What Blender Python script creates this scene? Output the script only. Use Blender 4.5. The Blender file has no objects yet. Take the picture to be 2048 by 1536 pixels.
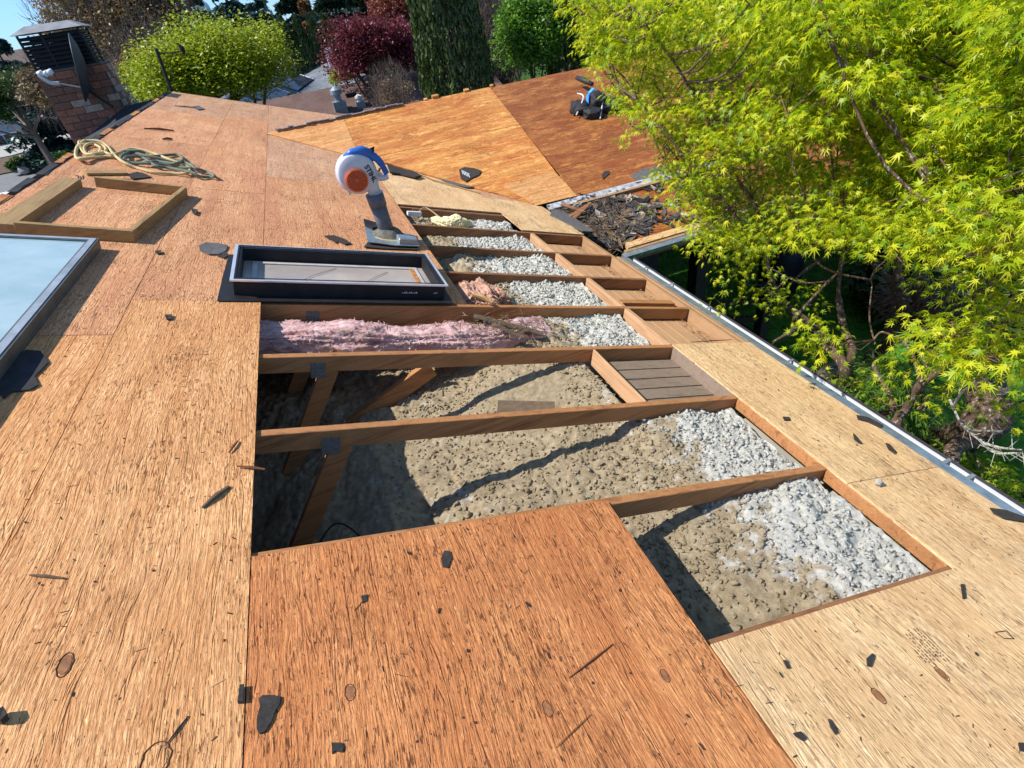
import bpy, bmesh, math, random
import numpy as np
from mathutils import Vector, Matrix, noise as mnoise
random.seed(7); rng=np.random.default_rng(11)
C=bpy.context.scene.collection
# ---------------------------------------------------------------- camera, sky, sun
RES=(1024,768); FPX=1046.977; CAM=Vector((0.5401656,-0.5777078,1.2108441))
RC=Matrix(((0.9258273,-0.3544487,-0.1311866),(-0.3137606,-0.5272962,-0.7896284),(0.2107085,0.7722208,-0.5993972)))  # rows: image right, down, forward
cam=bpy.data.cameras.new('camera'); cob=bpy.data.objects.new('camera',cam); C.objects.link(cob)
rt=RC.to_3x3(); M4=Matrix((rt[0],-rt[1],-rt[2])).transposed().to_4x4(); M4.translation=CAM; cob.matrix_world=M4
cam.sensor_width=36; cam.lens=36*FPX/2048; cam.clip_start=.02; cam.clip_end=2000
sc=bpy.context.scene; sc.camera=cob
SUND=Vector((-.76,.17,1.0)).normalized()      # towards the sun
w=bpy.data.worlds.new('World'); sc.world=w; w.use_nodes=True
nt=w.node_tree; sky=nt.nodes.new('ShaderNodeTexSky'); sky.sky_type='NISHITA'; sky.sun_disc=False
sky.sun_elevation=math.asin(SUND.z); sky.sun_rotation=math.atan2(SUND.x,SUND.y); sky.air_density=1.0; sky.dust_density=0; sky.ozone_density=6.0
hs=nt.nodes.new('ShaderNodeHueSaturation'); hs.inputs['Saturation'].default_value=1.0; nt.links.new(sky.outputs[0],hs.inputs['Color'])
tc_=nt.nodes.new('ShaderNodeMix'); tc_.data_type='RGBA'; tc_.blend_type='MULTIPLY'; tc_.inputs[0].default_value=1; tc_.inputs[7].default_value=(1.0,.95,.87,1); nt.links.new(hs.outputs[0],tc_.inputs[6])
wc=nt.nodes.new('ShaderNodeTexCoord'); wz=nt.nodes.new('ShaderNodeSeparateXYZ'); nt.links.new(wc.outputs['Generated'],wz.inputs[0]); wr=nt.nodes.new('ShaderNodeValToRGB'); nt.links.new(wz.outputs[2],wr.inputs[0])
wr.color_ramp.elements[0].position=.0; wr.color_ramp.elements[0].color=(.36,.58,1.0,1); wr.color_ramp.elements[1].position=.42; wr.color_ramp.elements[1].color=(1,1,1,1)
wm=nt.nodes.new('ShaderNodeMix'); wm.data_type='RGBA'; wm.blend_type='MULTIPLY'; wm.inputs[0].default_value=1; nt.links.new(tc_.outputs[2],wm.inputs[6]); nt.links.new(wr.outputs[0],wm.inputs[7])
nt.links.new(wm.outputs[2],nt.nodes['Background'].inputs[0]); nt.nodes['Background'].inputs[1].default_value=.145
sl=bpy.data.lights.new('sun','SUN'); sl.energy=4.5; sl.angle=math.radians(.5); sl.color=(1,.96,.89)
so=bpy.data.objects.new('sun',sl); C.objects.link(so); so.location=(-20,5,30); so.rotation_euler=SUND.to_track_quat('Z','Y').to_euler()
sc.view_settings.view_transform='Standard'; sc.view_settings.look='None'; sc.view_settings.exposure=.56; sc.view_settings.gamma=1
sc.render.engine='CYCLES'; sc.cycles.max_bounces=10; sc.cycles.diffuse_bounces=5; sc.cycles.transmission_bounces=8; sc.cycles.transparent_max_bounces=6
# ---------------------------------------------------------------- geometry of the place
P=math.radians(18.43); cp,sp=math.cos(P),math.sin(P)
YR,ZR=8.34,.01                                  # ridge of the cross wing
def F(o,a,b,c): return (Vector(o),Vector(a),Vector(b),Vector(c))
FM=F((0,0,0),(cp,0,-sp),(0,1,0),(sp,0,cp))     # main slope: u down the slope, v along the ridge
FW=F((0,YR,ZR),(1,0,0),(0,-cp,-sp),(0,-sp,cp)) # wing slope: x along its ridge, s down the slope
F0=F((0,0,0),(1,0,0),(0,1,0),(0,0,1))
def at(f,a,b,c=0): return f[0]+f[1]*a+f[2]*b+f[3]*c
def ray(x,y):
    c=Vector(((x-1024)/FPX,(y-768)/FPX,1)); return (RC.transposed()@c).normalized()
def onplane(x,y,n,p0):
    r=ray(x,y); n=Vector(n); return CAM+r*((Vector(p0)-CAM).dot(n)/r.dot(n))
def uv(x,y,h=0):
    q=onplane(x,y,FM[3],FM[3]*h)-FM[3]*h; return (q.dot(FM[1]),q.y)
def xs(x,y,h=0):
    q=onplane(x,y,FW[3],FW[0]+FW[3]*h)-FW[0]-FW[3]*h; return (q.x,q.dot(FW[2]))
def far(x,y,d):
    r=ray(x,y); return CAM+r*(d/math.hypot(r.x,r.y))
# ---------------------------------------------------------------- node materials
class NM:
    def __init__(s,name,rough=.7,spec=.3):
        s.m=bpy.data.materials.new(name); s.m.use_nodes=True; s.t=s.m.node_tree; s.b=s.t.nodes['Principled BSDF']
        s.b.inputs['Roughness'].default_value=rough; s.b.inputs['Specular IOR Level'].default_value=spec
        s.tc=s.t.nodes.new('ShaderNodeTexCoord')
    def n(s,t): return s.t.nodes.new('ShaderNode'+t)
    def l(s,a,b): s.t.links.new(a,b)
    def vec(s,scale,rot=(0,0,0),loc=(0,0,0)):
        m=s.n('Mapping'); m.inputs['Scale'].default_value=scale; m.inputs['Rotation'].default_value=rot; m.inputs['Location'].default_value=loc
        s.l(s.tc.outputs['Object'],m.inputs[0]); return m.outputs[0]
    def noise(s,v,scale=1,detail=3,rough=.55,dist=0):
        k=s.n('TexNoise'); k.inputs['Scale'].default_value=scale; k.inputs['Detail'].default_value=detail; k.inputs['Roughness'].default_value=rough; k.inputs['Distortion'].default_value=dist
        s.l(v,k.inputs['Vector']); return k.outputs['Fac']
    def ramp(s,f,stops):
        r=s.n('ValToRGB'); e=r.color_ramp.elements
        while len(e)<len(stops): e.new(.5)
        for i,(p,c) in enumerate(stops):
            e[i].position=p; e[i].color=(c,c,c,1) if isinstance(c,(int,float)) else (*c,1)
        s.l(f,r.inputs[0]); return r.outputs[0]
    def mix(s,f,a,b,mode='MIX'):
        m=s.n('Mix'); m.data_type='RGBA'; m.blend_type=mode
        for v,i in ((f,0),(a,6),(b,7)):
            if isinstance(v,(int,float)): m.inputs[i].default_value=v if i==0 else (v,v,v,1)
            elif isinstance(v,tuple): m.inputs[i].default_value=(*v,1)
            else: s.l(v,m.inputs[i])
        return m.outputs[2]
    def math(s,op,a,b=0):
        m=s.n('Math'); m.operation=op
        for v,i in ((a,0),(b,1)):
            if isinstance(v,(int,float)): m.inputs[i].default_value=v
            else: s.l(v,m.inputs[i])
        return m.outputs[0]
    def color(s,c):
        if isinstance(c,tuple): s.b.inputs['Base Color'].default_value=(*c,1)
        else: s.l(c,s.b.inputs['Base Color'])
        return s
    def bump(s,h,strength=.5,dist=.01):
        b=s.n('Bump'); b.inputs['Strength'].default_value=strength; b.inputs['Distance'].default_value=dist
        s.l(h,b.inputs['Height']); s.l(b.outputs[0],s.b.inputs['Normal']); return s
def simple(name,c,rough=.6,metal=0,var=.25,scale=8,bump=.15,spec=.4,bd=.005):
    s=NM(name,rough,spec); s.b.inputs['Metallic'].default_value=metal
    f=s.noise(s.vec((1,1,1)),scale,5,.6)
    lo=tuple(x*(1-var) for x in c); hi=tuple(min(1,x*(1+var)) for x in c)
    s.color(s.ramp(f,[(.3,lo),(.7,hi)]))
    if bump: s.bump(s.noise(s.vec((1,1,1)),scale*8,4,.6),bump,bd)
    return s.m
def plywood(name,light,mid,dark,axis='y',seed=0,crack=.5,speck=.5,stain=.4,knots=.4,rough=.75,tint=(.6,.3,.15),ridge=.6):
    s=NM(name,rough,.2)
    def raw(ac,al,k=0):
        sc_=(ac,al,ac) if axis=='y' else (al,ac,ac)
        return s.vec(sc_,(0,0,0),(seed*3.7+k,seed*1.9-k,seed))
    oi=s.n('ObjectInfo')
    wp=s.math('ADD',s.math('MULTIPLY',s.math('SUBTRACT',s.noise(raw(2.4,1.1,21),1,3,.5),.5),.09),s.math('MULTIPLY',s.math('SUBTRACT',s.noise(raw(9,5,22),1,2,.5),.5),.012))
    wp=s.math('ADD',wp,s.math('MULTIPLY',oi.outputs['Random'],3.0))
    cb=s.n('CombineXYZ'); s.l(wp,cb.inputs[0 if axis=='y' else 1]); ad=s.n('VectorMath'); ad.operation='ADD'; s.l(s.tc.outputs['Object'],ad.inputs[0]); s.l(cb.outputs[0],ad.inputs[1])
    def V(ac,al,k=0):
        m=s.n('Mapping'); m.inputs['Scale'].default_value=(ac,al,ac) if axis=='y' else (al,ac,ac); m.inputs['Location'].default_value=(seed*3.7+k,seed*1.9-k,seed); s.l(ad.outputs[0],m.inputs[0]); return m.outputs[0]
    band=s.noise(V(7,.55),1,5,.65)
    col=s.ramp(band,[(.30,tint),(.44,mid),(.56,light),(.70,mid)])
    patch=s.noise(V(2.6,1.6,3),1,4,.65)
    col=s.mix(s.ramp(patch,[(.45,0),(.62,.7)]),col,tuple((a*.5+b*.5) for a,b in zip(mid,tint)))
    rid=s.noise(V(140,9,1),1,4,.65); rd=s.ramp(rid,[(.38,1),(.56,0)])
    rm=s.ramp(s.noise(V(3.5,1.4,31),1,3,.6),[(.38,.25),(.6,1)])
    col=s.mix(s.math('MULTIPLY',s.math('MULTIPLY',rd,rm),ridge),col,tuple((a*.55+b*.45) for a,b in zip(dark,mid)))
    col=s.mix(s.math('MULTIPLY',s.ramp(rid,[(.56,0),(.68,1)]),.45),col,tuple(min(1,c*1.28) for c in light))
    fine=s.noise(V(260,22,6),1,3,.7)
    col=s.mix(s.ramp(fine,[(.32,.40),(.5,0)]),col,dark)
    cn=s.noise(V(200,26,2),1,3,.6); pm=s.noise(V(4.2,2.4,9),1,5,.7)
    th=s.math('ADD',cn,s.math('MULTIPLY',s.math('SUBTRACT',pm,.5),.50))
    ck=s.ramp(th,[(.65-.045*crack,0),(.73-.045*crack,.85)])
    fl=s.math('SINE',s.math('MULTIPLY',s.noise(V(4.2,.62,51),1,3,.5),150)); fm=s.ramp(s.noise(V(2.2,1.1,52),1,2,.5),[(.40,.15),(.62,1)])
    col=s.mix(s.math('MULTIPLY',s.ramp(fl,[(.55,0),(.95,.55)]),fm),col,tuple((a*.5+b*.5) for a,b in zip(dark,mid)))
    ct=s.math('ABSOLUTE',s.math('SUBTRACT',s.noise(V(34,1.5,53),1,2,.5),.5)); ctl=s.ramp(ct,[(.004,.8),(.014,0)])
    col=s.mix(s.math('MULTIPLY',ctl,s.ramp(s.noise(V(9,4,54),1,3,.6),[(.45,0),(.56,1)])),col,dark)
    d2=s.noise(V(150,30,41),1,3,.65); col=s.mix(s.math('MULTIPLY',s.ramp(d2,[(.47,0),(.60,.80)]),s.ramp(s.noise(V(6,3,42),1,3,.6),[(.35,.35),(.6,1)])),col,tuple((a*.7+b*.3) for a,b in zip(dark,mid)))
    d3=s.noise(V(60,34,43),1,4,.7); col=s.mix(s.ramp(d3,[(.50,0),(.66,.62)]),col,tuple((a*.35+b*.65) for a,b in zip(dark,mid)))
    col=s.mix(ck,col,tuple(c*.45 for c in dark))
    sn=s.noise(V(110,52,4),1,3,.65); sm=s.noise(V(5,3.5,6),1,4,.65)
    th2=s.math('ADD',sn,s.math('MULTIPLY',s.math('SUBTRACT',sm,.5),.42))
    sk=s.ramp(th2,[(.69-.03*speck,0),(.77-.03*speck,.8)])
    col=s.mix(sk,col,(.07,.04,.035))
    col=s.mix(s.ramp(s.noise(V(95,34,14),1,2,.6),[(.66,0),(.73,.6)]),col,tuple(min(1,c*1.3) for c in light))
    st=s.noise(V(2.0,2.6,8),1,6,.75)
    col=s.mix(s.ramp(st,[(.54,0),(.72,stain)]),col,tuple(c*.4 for c in mid))
    if knots:
        vo=s.n('TexVoronoi'); vo.inputs['Scale'].default_value=1; s.l(V(2.1,1.4,7),vo.inputs['Vector'])
        col=s.mix(s.ramp(vo.outputs['Distance'],[(.0,knots),(.02,knots*.3),(.03,.7*knots),(.045,0)]),col,(.20,.08,.03))
    if axis=='x':
        bl=s.noise(V(5,2.2,61),1,6,.75); col=s.mix(s.ramp(bl,[(.48,0),(.62,.75)]),col,tint); bl2=s.noise(V(11,3.5,62),1,5,.75); col=s.mix(s.ramp(bl2,[(.54,0),(.70,.65)]),col,tuple(min(1,c*1.25) for c in light))
        sc2=s.math('ABSOLUTE',s.math('SUBTRACT',s.noise(s.vec((3,7,7),(0,0,.9)),1,2,.5),.5)); col=s.mix(s.math('MULTIPLY',s.ramp(sc2,[(.002,.55),(.006,0)]),s.ramp(s.noise(V(4,4,63),1,2,.5),[(.5,0),(.6,1)])),col,tuple(min(1,c*1.5) for c in light))
    hv=s.n('HueSaturation'); s.l(col,hv.inputs['Color']); hv.inputs['Saturation'].default_value=1.0; s.l(s.math('ADD',1.02,s.math('MULTIPLY',oi.outputs['Random'],.14)),hv.inputs['Value'])
    s.color(hv.outputs[0])
    h=s.math('SUBTRACT',s.math('ADD',s.math('MULTIPLY',rid,1.1),s.math('MULTIPLY',fine,.25)),s.math('ADD',s.math('ADD',ck,sk),s.math('ADD',s.math('MULTIPLY',d2,.8),ctl)))
    s.bump(h,.9,.0045)
    return s.m
def lumber(name,light,dark,axis='x',seed=0,rough=.7,dirt=.4):
    s=NM(name,rough,.25)
    def V(al,ac,k=0):
        q={'x':(al,ac,ac),'y':(ac,al,ac),'z':(ac,ac,al)}[axis]
        return s.vec(q,(0,0,0),(seed+k,seed*2+k,k))
    g=s.noise(V(1.2,28),1,5,.6,1.2)
    col=s.ramp(g,[(.3,dark),(.5,light),(.7,tuple(c*.8 for c in light))])
    f2=s.noise(V(4,140,3),1,3,.6)
    col=s.mix(s.ramp(f2,[(.35,.35),(.6,0)]),col,dark)
    d=s.noise(V(3,5,5),1,5,.7)
    col=s.mix(s.ramp(d,[(.5,0),(.72,dirt)]),col,tuple(c*.35 for c in dark))
    s.color(col); s.bump(s.math('ADD',g,f2),.3,.003); return s.m
def leafmat(name,c1,c2,c3,trans=.5,rough=.45,spec=.35):
    s=NM(name,rough,spec)
    g=s.n('NewGeometry'); col=s.ramp(g.outputs['Random Per Island'],[(0,c1),(.5,c2),(1,c3)])
    s.color(col)
    tr=s.n('BsdfTranslucent'); s.l(s.mix(1.0,col,(1.0,1.0,.55),'MULTIPLY'),tr.inputs[0])
    mx=s.n('MixShader'); mx.inputs[0].default_value=trans
    s.l(s.b.outputs[0],mx.inputs[1]); s.l(tr.outputs[0],mx.inputs[2]); s.l(mx.outputs[0],s.t.nodes['Material Output'].inputs[0]); return s.m
# ---------------------------------------------------------------- object helpers
WL={}
def tag(o,label=None,cat=None,group=None,kind=None):
    for k,v in (('label',label),('category',cat),('group',group),('kind',kind)):
        if v: o[k]=v
    return o
def thing(name,label,cat,loc=(0,0,0),group=None):
    o=bpy.data.objects.new(name,None); C.objects.link(o); o.location=loc; o.empty_display_size=.1; WL[o.name]=Vector(loc); return tag(o,label,cat,group)
def link(name,me,mat,parent,wloc):
    o=bpy.data.objects.new(name,me); C.objects.link(o)
    if mat: me.materials.append(mat)
    if parent is not None:
        o.parent=parent; o.location=(0,0,0) if wloc is None else Vector(wloc)-WL[parent.name]; WL[o.name]=WL[parent.name] if wloc is None else Vector(wloc)
    else: o.location=wloc; WL[o.name]=Vector(wloc)
    return o
class MB:
    def __init__(s): s.v=[]; s.f=[]
    def add(s,vs,fs):
        k=len(s.v); s.v+=[Vector(a) for a in vs]; s.f+=[tuple(i+k for i in f) for f in fs]; return s
    def box(s,f,a0,a1,b0,b1,c0,c1):
        vs=[at(f,a,b,c) for c in (c0,c1) for b in (b0,b1) for a in (a0,a1)]
        return s.add(vs,[(0,2,3,1),(4,5,7,6),(0,1,5,4),(2,6,7,3),(0,4,6,2),(1,3,7,5)])
    def beam(s,p,q,wd,ht,up=(0,0,1)):
        p,q=Vector(p),Vector(q); d=(q-p).normalized(); sd=d.cross(Vector(up)).normalized()*wd/2; u=sd.cross(d).normalized()*ht/2
        vs=[b+sd*i+u*j for b in (p,q) for i,j in ((-1,-1),(1,-1),(1,1),(-1,1))]
        return s.add(vs,[(0,1,2,3),(7,6,5,4),(0,4,5,1),(1,5,6,2),(2,6,7,3),(3,7,4,0)])
    def tube(s,pts,r,n=8,cap=True,flat=1):
        pts=[Vector(p) for p in pts]; rs=r if isinstance(r,(list,tuple)) else [r]*len(pts); vs=[];fs=[]; up=None
        for i,p in enumerate(pts):
            d=(pts[min(i+1,len(pts)-1)]-pts[max(i-1,0)]).normalized()
            if up is None: up=d.orthogonal().normalized()
            up=(up-d*up.dot(d))
            up=up.normalized() if up.length>1e-6 else d.orthogonal().normalized()
            sd=d.cross(up)
            for k in range(n):
                a=2*math.pi*k/n; vs.append(p+(up*math.cos(a)+sd*math.sin(a)*flat)*rs[i])
        for i in range(len(pts)-1):
            for k in range(n): fs.append((i*n+k,i*n+(k+1)%n,(i+1)*n+(k+1)%n,(i+1)*n+k))
        if cap: fs.append(tuple(range(n-1,-1,-1))); fs.append(tuple((len(pts)-1)*n+k for k in range(n)))
        return s.add(vs,fs)
    def poly(s,f,pts,c0,c1,curl=0):
        n=len(pts); cx=sum(p[0] for p in pts)/n; cy=sum(p[1] for p in pts)/n
        def lift(p): return curl*((p[0]-cx)**2+(p[1]-cy)**2)**.5
        vs=[at(f,p[0],p[1],c0+lift(p)) for p in pts]+[at(f,p[0],p[1],c1+lift(p)) for p in pts]+[at(f,cx,cy,c0),at(f,cx,cy,c1)]
        fs=[(i,(i+1)%n,n+(i+1)%n,n+i) for i in range(n)]+[(n+i,n+(i+1)%n,2*n+1) for i in range(n)]+[((i+1)%n,i,2*n) for i in range(n)]
        return s.add(vs,fs)
    def build(s,name,mat,parent=None,wloc=None,smooth=False,bevel=0,recalc=True):
        if parent is None and wloc is None:
            n=len(s.v); wloc=Vector((sum(v.x for v in s.v)/n,sum(v.y for v in s.v)/n,min(v.z for v in s.v)))
        off=WL[parent.name] if (parent is not None and wloc is None) else Vector(wloc)
        me=bpy.data.meshes.new(name); me.from_pydata([v-off for v in s.v],[],s.f); me.update()
        if recalc or bevel:
            bm=bmesh.new(); bm.from_mesh(me)
            if bevel:
                bmesh.ops.recalc_face_normals(bm,faces=bm.faces); bmesh.ops.bevel(bm,geom=bm.edges[:],offset=bevel,segments=1,affect='EDGES')
            bmesh.ops.recalc_face_normals(bm,faces=bm.faces); bm.to_mesh(me); bm.free()
        if smooth:
            for p in me.polygons: p.use_smooth=True
        return link(name,me,mat,parent,wloc)
def fast(name,v,f,mat,parent=None,wloc=None,smooth=False):
    v=np.asarray(v,np.float32); f=np.asarray(f,np.int32); k=f.shape[1]
    off=WL[parent.name] if (parent is not None and wloc is None) else (Vector(wloc) if wloc is not None else Vector((v[:,0].mean(),v[:,1].mean(),v[:,2].min())))
    me=bpy.data.meshes.new(name); me.vertices.add(len(v)); me.vertices.foreach_set('co',(v-np.array(off,np.float32)).ravel())
    me.loops.add(f.size); me.loops.foreach_set('vertex_index',f.ravel()); me.polygons.add(len(f)); me.polygons.foreach_set('loop_start',np.arange(0,f.size,k,dtype=np.int32))
    if smooth: me.polygons.foreach_set('use_smooth',np.ones(len(f),bool))
    me.update(calc_edges=True); me.validate()
    return link(name,me,mat,parent,None if (parent is not None and wloc is None) else off)
def rotmats(n,tilt=1.0):
    """random rotations: yaw free, tilt away from level with spread"""
    yaw=rng.uniform(0,2*np.pi,n); tl=np.abs(rng.normal(0,tilt,n)); ta=rng.uniform(0,2*np.pi,n)
    def Rz(a): z=np.zeros_like(a);o=np.ones_like(a); return np.stack([np.cos(a),-np.sin(a),z,np.sin(a),np.cos(a),z,z,z,o],1).reshape(-1,3,3)
    def Rx(a): z=np.zeros_like(a);o=np.ones_like(a); return np.stack([o,z,z,z,np.cos(a),-np.sin(a),z,np.sin(a),np.cos(a)],1).reshape(-1,3,3)
    return Rz(ta)@Rx(tl)@Rz(yaw-ta)
def scatter(tv,tf,pos,R,sc_):
    tv=np.asarray(tv,float); tf=np.asarray(tf); n=len(pos); v=np.einsum('nij,kj->nki',R,tv)*sc_[:,None,None]+pos[:,None,:]
    return v.reshape(-1,3),(tf[None]+(np.arange(n)*len(tv))[:,None,None]).reshape(-1,tf.shape[1])
QUAD=([(-.5,-.3,0),(.5,-.3,0.08),(.5,.3,0),(-.5,.3,.08)],[(0,1,2,3)])
LEAF=([(-.5,0,0),(0,-.28,.06),(.5,0,-.05),(0,.28,.06)],[(0,1,2,3)])
# ================================================================ MATERIALS
m_pinkply=plywood('weathered fir plywood',(0.763,0.425,0.215),(0.651,0.318,0.151),(0.279,0.106,0.044),'y',1,.55,.5,.35,.35,tint=(0.539,0.237,0.136),ridge=.5)
m_nearply=plywood('sunbleached fir plywood',(0.839,0.471,0.217),(0.699,0.345,0.138),(0.340,0.127,0.042),'y',2,.55,.7,.35,.5,tint=(0.619,0.282,0.120),ridge=.75)
m_redply=plywood('reddish fir plywood',(0.695,0.313,0.120),(0.579,0.223,0.076),(0.231,0.071,0.027),'y',3,.9,1.2,.45,.45,tint=(0.464,0.153,0.053),ridge=.6)
m_yelply=plywood('pale pine plywood',(0.862,0.612,0.343),(0.783,0.516,0.257),(0.353,0.181,0.086),'y',4,.9,.7,.3,.45,tint=(0.685,0.383,0.182),ridge=.55)
m_farply=plywood('pale pinkish plywood',(0.689,0.422,0.253),(0.596,0.330,0.181),(0.242,0.110,0.054),'y',5,.5,.5,.35,.1,tint=(0.512,0.257,0.154),ridge=.4)
m_goldply=plywood('golden plywood',(.76,.41,.125),(.60,.245,.06),(.27,.09,.024),'x',6,.3,.5,.45,.4,rough=.5,tint=(.38,.105,.028),ridge=0.55)
m_rustply=plywood('rusty red plywood',(.54,.23,.066),(.36,.12,.03),(.11,.034,.013),'x',7,.4,.8,.6,.4,rough=.45,tint=(.22,.058,.018),ridge=0.6)
m_paleply=plywood('fresh pale plywood',(0.665,0.378,0.163),(0.605,0.303,0.109),(0.287,0.117,0.041),'x',8,.3,.8,.3,.3,tint=(0.544,0.234,0.082),ridge=.3)
m_strip=plywood('straw coloured plywood strip',(0.774,0.558,0.304),(0.702,0.450,0.218),(0.306,0.171,0.076),'x',9,.5,.5,.2,.2,tint=(0.630,0.360,0.171))
m_raf=lumber('fir rafter wood',(.47,.215,.085),(.24,.095,.035),'x',1)
m_dark=lumber('old dark fir wood',(.31,.145,.068),(.155,.065,.03),'x',4)
m_fasc=lumber('dusty brown fascia wood',(.42,.25,.13),(.27,.15,.07),'y',6,dirt=.3)
m_soff=lumber('cedar soffit boards',(.55,.33,.18),(.36,.19,.10),'y',7,dirt=.25)
m_slat=lumber('dust covered slats',(.27,.20,.15),(.17,.125,.09),'x',8,dirt=.2)
m_curbw=lumber('old yellow brown lumber',(.42,.26,.10),(.25,.14,.055),'x',9)
m_shing=simple('asphalt shingle grit',(.045,.040,.037),.9,0,.35,60,.4,.2)
m_shing2=simple('faded shingle underside',(.12,.115,.115),.9,0,.35,40,.4,.2)
m_galv=simple('galvanised steel',(.30,.36,.40),.4,.55,.3,14,.05)
m_white=simple('white painted metal',(.66,.67,.69),.35,0,.06,9,.03)
m_brown=simple('dark brown gutter paint',(.05,.04,.045),.35,0,.2,9,.03)
m_black=simple('black rubberised metal',(.018,.018,.020),.55,.0,.3,12,.06,.25)
m_alum=simple('bright aluminium',(.80,.80,.82),.32,.6,.1,20,.03)
m_plate=simple('stamped nail plate steel',(.17,.165,.155),.6,.2,.4,90,.8)
m_wall=simple('painted house siding',(.35,.32,.27),.8,0,.15,3,.1)
m_felt=simple('black roofing felt',(.03,.03,.034),.95,0,.35,20,.3)
m_barkb=simple('brown bark',(.12,.08,.055),.9,0,.4,14,.8,.2,.02)
# ================================================================ HOUSE
house=thing('house','low house stripped to its plywood roof deck with open rafter bays and a brick chimney','house',(0,3,-3.9))
def sheet(f,a0,a1,b0,b1,mat,h0=-.012,h1=0,name='plywood_sheet',lab=None):
    g=.0016; o=MB().box(f,a0+g,a1-g,b0+g,b1-g,h0,h1).build(name,mat,house)
    if lab: o['label']=lab
    return o
RD=-1.61
def courses(u0,u1,breaks,mats,lab=None):
    for i in range(len(breaks)-1): sheet(FM,u0,u1,breaks[i],breaks[i+1],mats[i%len(mats)],lab=lab,h1=random.uniform(-.001,.001))
courses(RD,-.605,[-3.0,-.4,2.04,4.48,6.92,9.36,11.86],[m_nearply,m_nearply,m_pinkply,m_pinkply,m_pinkply,m_farply])
courses(-.605,0,[-3.0,.02,2.44,4.88,7.32,9.76,11.86],[m_nearply,m_nearply,m_pinkply,m_pinkply,m_pinkply,m_farply])
courses(0,1.22,[-3.0,-1.83,.605],[m_redply,m_redply])
courses(0,1.22,[2.46,5.62,8.06,10.5,11.86],[m_pinkply,m_farply,m_farply,m_farply])
courses(1.225,2.44,[-3.0,-2.4,.0],[m_yelply,m_yelply])
courses(1.225,2.36,[4.93,7.3,9.7,11.86],[m_yelply,m_farply,m_farply])
courses(2.44,3.12,[-3.0,.48,1.835],[m_yelply,m_yelply])
courses(2.365,3.09,[4.3,5.6],[m_yelply]); courses(2.365,3.09,[5.6,8,11.86],[m_farply])
# rafters (truss top chords), webs, nail plates
NAILP=[]
def rafter(n,u0,u1,mat,depth=.089,wd=.038,lab=None):
    v=n*.61; o=MB().box(FM,u0,u1,v-wd/2,v+wd/2,-.013-depth,-.013).build('rafter',mat,house,bevel=.002)
    if lab: o['label']=lab
    return o
for n in range(-4,20):
    u1={0:2.44,1:2.45,2:2.44,3:2.46}.get(n,3.045 if n<8 else 2.36)
    rafter(n,-1.6,u1,m_raf if n in (1,2,3,4) else m_dark)
rafter(4,-1.59,1.3,m_raf,wd=.036,depth=.19,lab='deep red brown rafter under the open skylight curb')
def web(x0,z0,x1,z1,n,wd=.085,yo=0.0,mat=m_raf):
    MB().beam((x0,n*.61+yo,z0),(x1,n*.61+yo,z1),wd,.036,(0,1,0)).build('truss_web',mat,house,bevel=.002)
for n in (1,2,3,4,5,6):
    web(.27,-.19,-.50,-1.25,n)
MB().beam((.78,2.02,-.50),(-.5,1.98,-.98),.10,.036,(0,1,0)).build('truss_web',m_raf,house)
for n,u in ((2,.28),(3,.27),(4,.28)):
    MB().box(FM,u-.045,u+.025,n*.61-.0215,n*.61-.0195,-.135,-.05).build('nail_plate',m_plate,house)
# blocking
def blk(u,v0,v1,d=.12,mat=m_raf,w=.036,h=-.012): MB().box(FM,u-w/2,u+w/2,v0+.02,v1-.02,h-d,h).build('blocking',mat,house,bevel=.002)
for n in (3,4,5,6): blk(2.455,n*.61,(n+1)*.61,mat=m_soff)
for n in (0,1): blk(2.455,n*.61,(n+1)*.61,d=.06)
blk(2.452,1.22,1.83,d=.10,mat=m_slat); blk(1.835,1.22,1.83,d=.10,mat=m_soff,w=.012)
MB().box(FM,1.36,2.42,4.84,4.875,-.11,-.013).build('blocking',m_dark,house)
for k in range(5):      # grey slats along u
    v=1.255+k*.107; MB().box(FM,1.845,2.43,v,v+.097,-.105,-.088).build('soffit_slat',m_slat,house)
for n in range(3,7):    # warm boards between blocking and fascia
    for k in range(5):
        u=2.475+k*.112; MB().box(FM,u,u+.103,n*.61+.02,(n+1)*.61-.02,-.125,-.108).build('soffit_board',m_soff,house)
MB().box(FM,2.5,3.0,2.44+.10,2.44+.138+.03,-.09,-.02).build('blocking',m_raf,house,bevel=.002)
MB().box(FM,3.05,3.088,-3,4.5,-.16,-.014).build('fascia_board',m_fasc,house)
MB().box(FM,3.09,3.12,-3,3.62,-.17,-.004).build('fascia_board',m_fasc,house)
MB().box(FM,3.122,3.2,-3,3.6,-.004,.001).add([at(FM,3.2,-3,.0),at(FM,3.2,3.6,.0),at(FM,3.2,3.6,0)-Vector((0,0,.04)),at(FM,3.2,-3,0)-Vector((0,0,.04))],[(0,1,2,3)]).build('drip_edge',m_galv,house)
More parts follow.
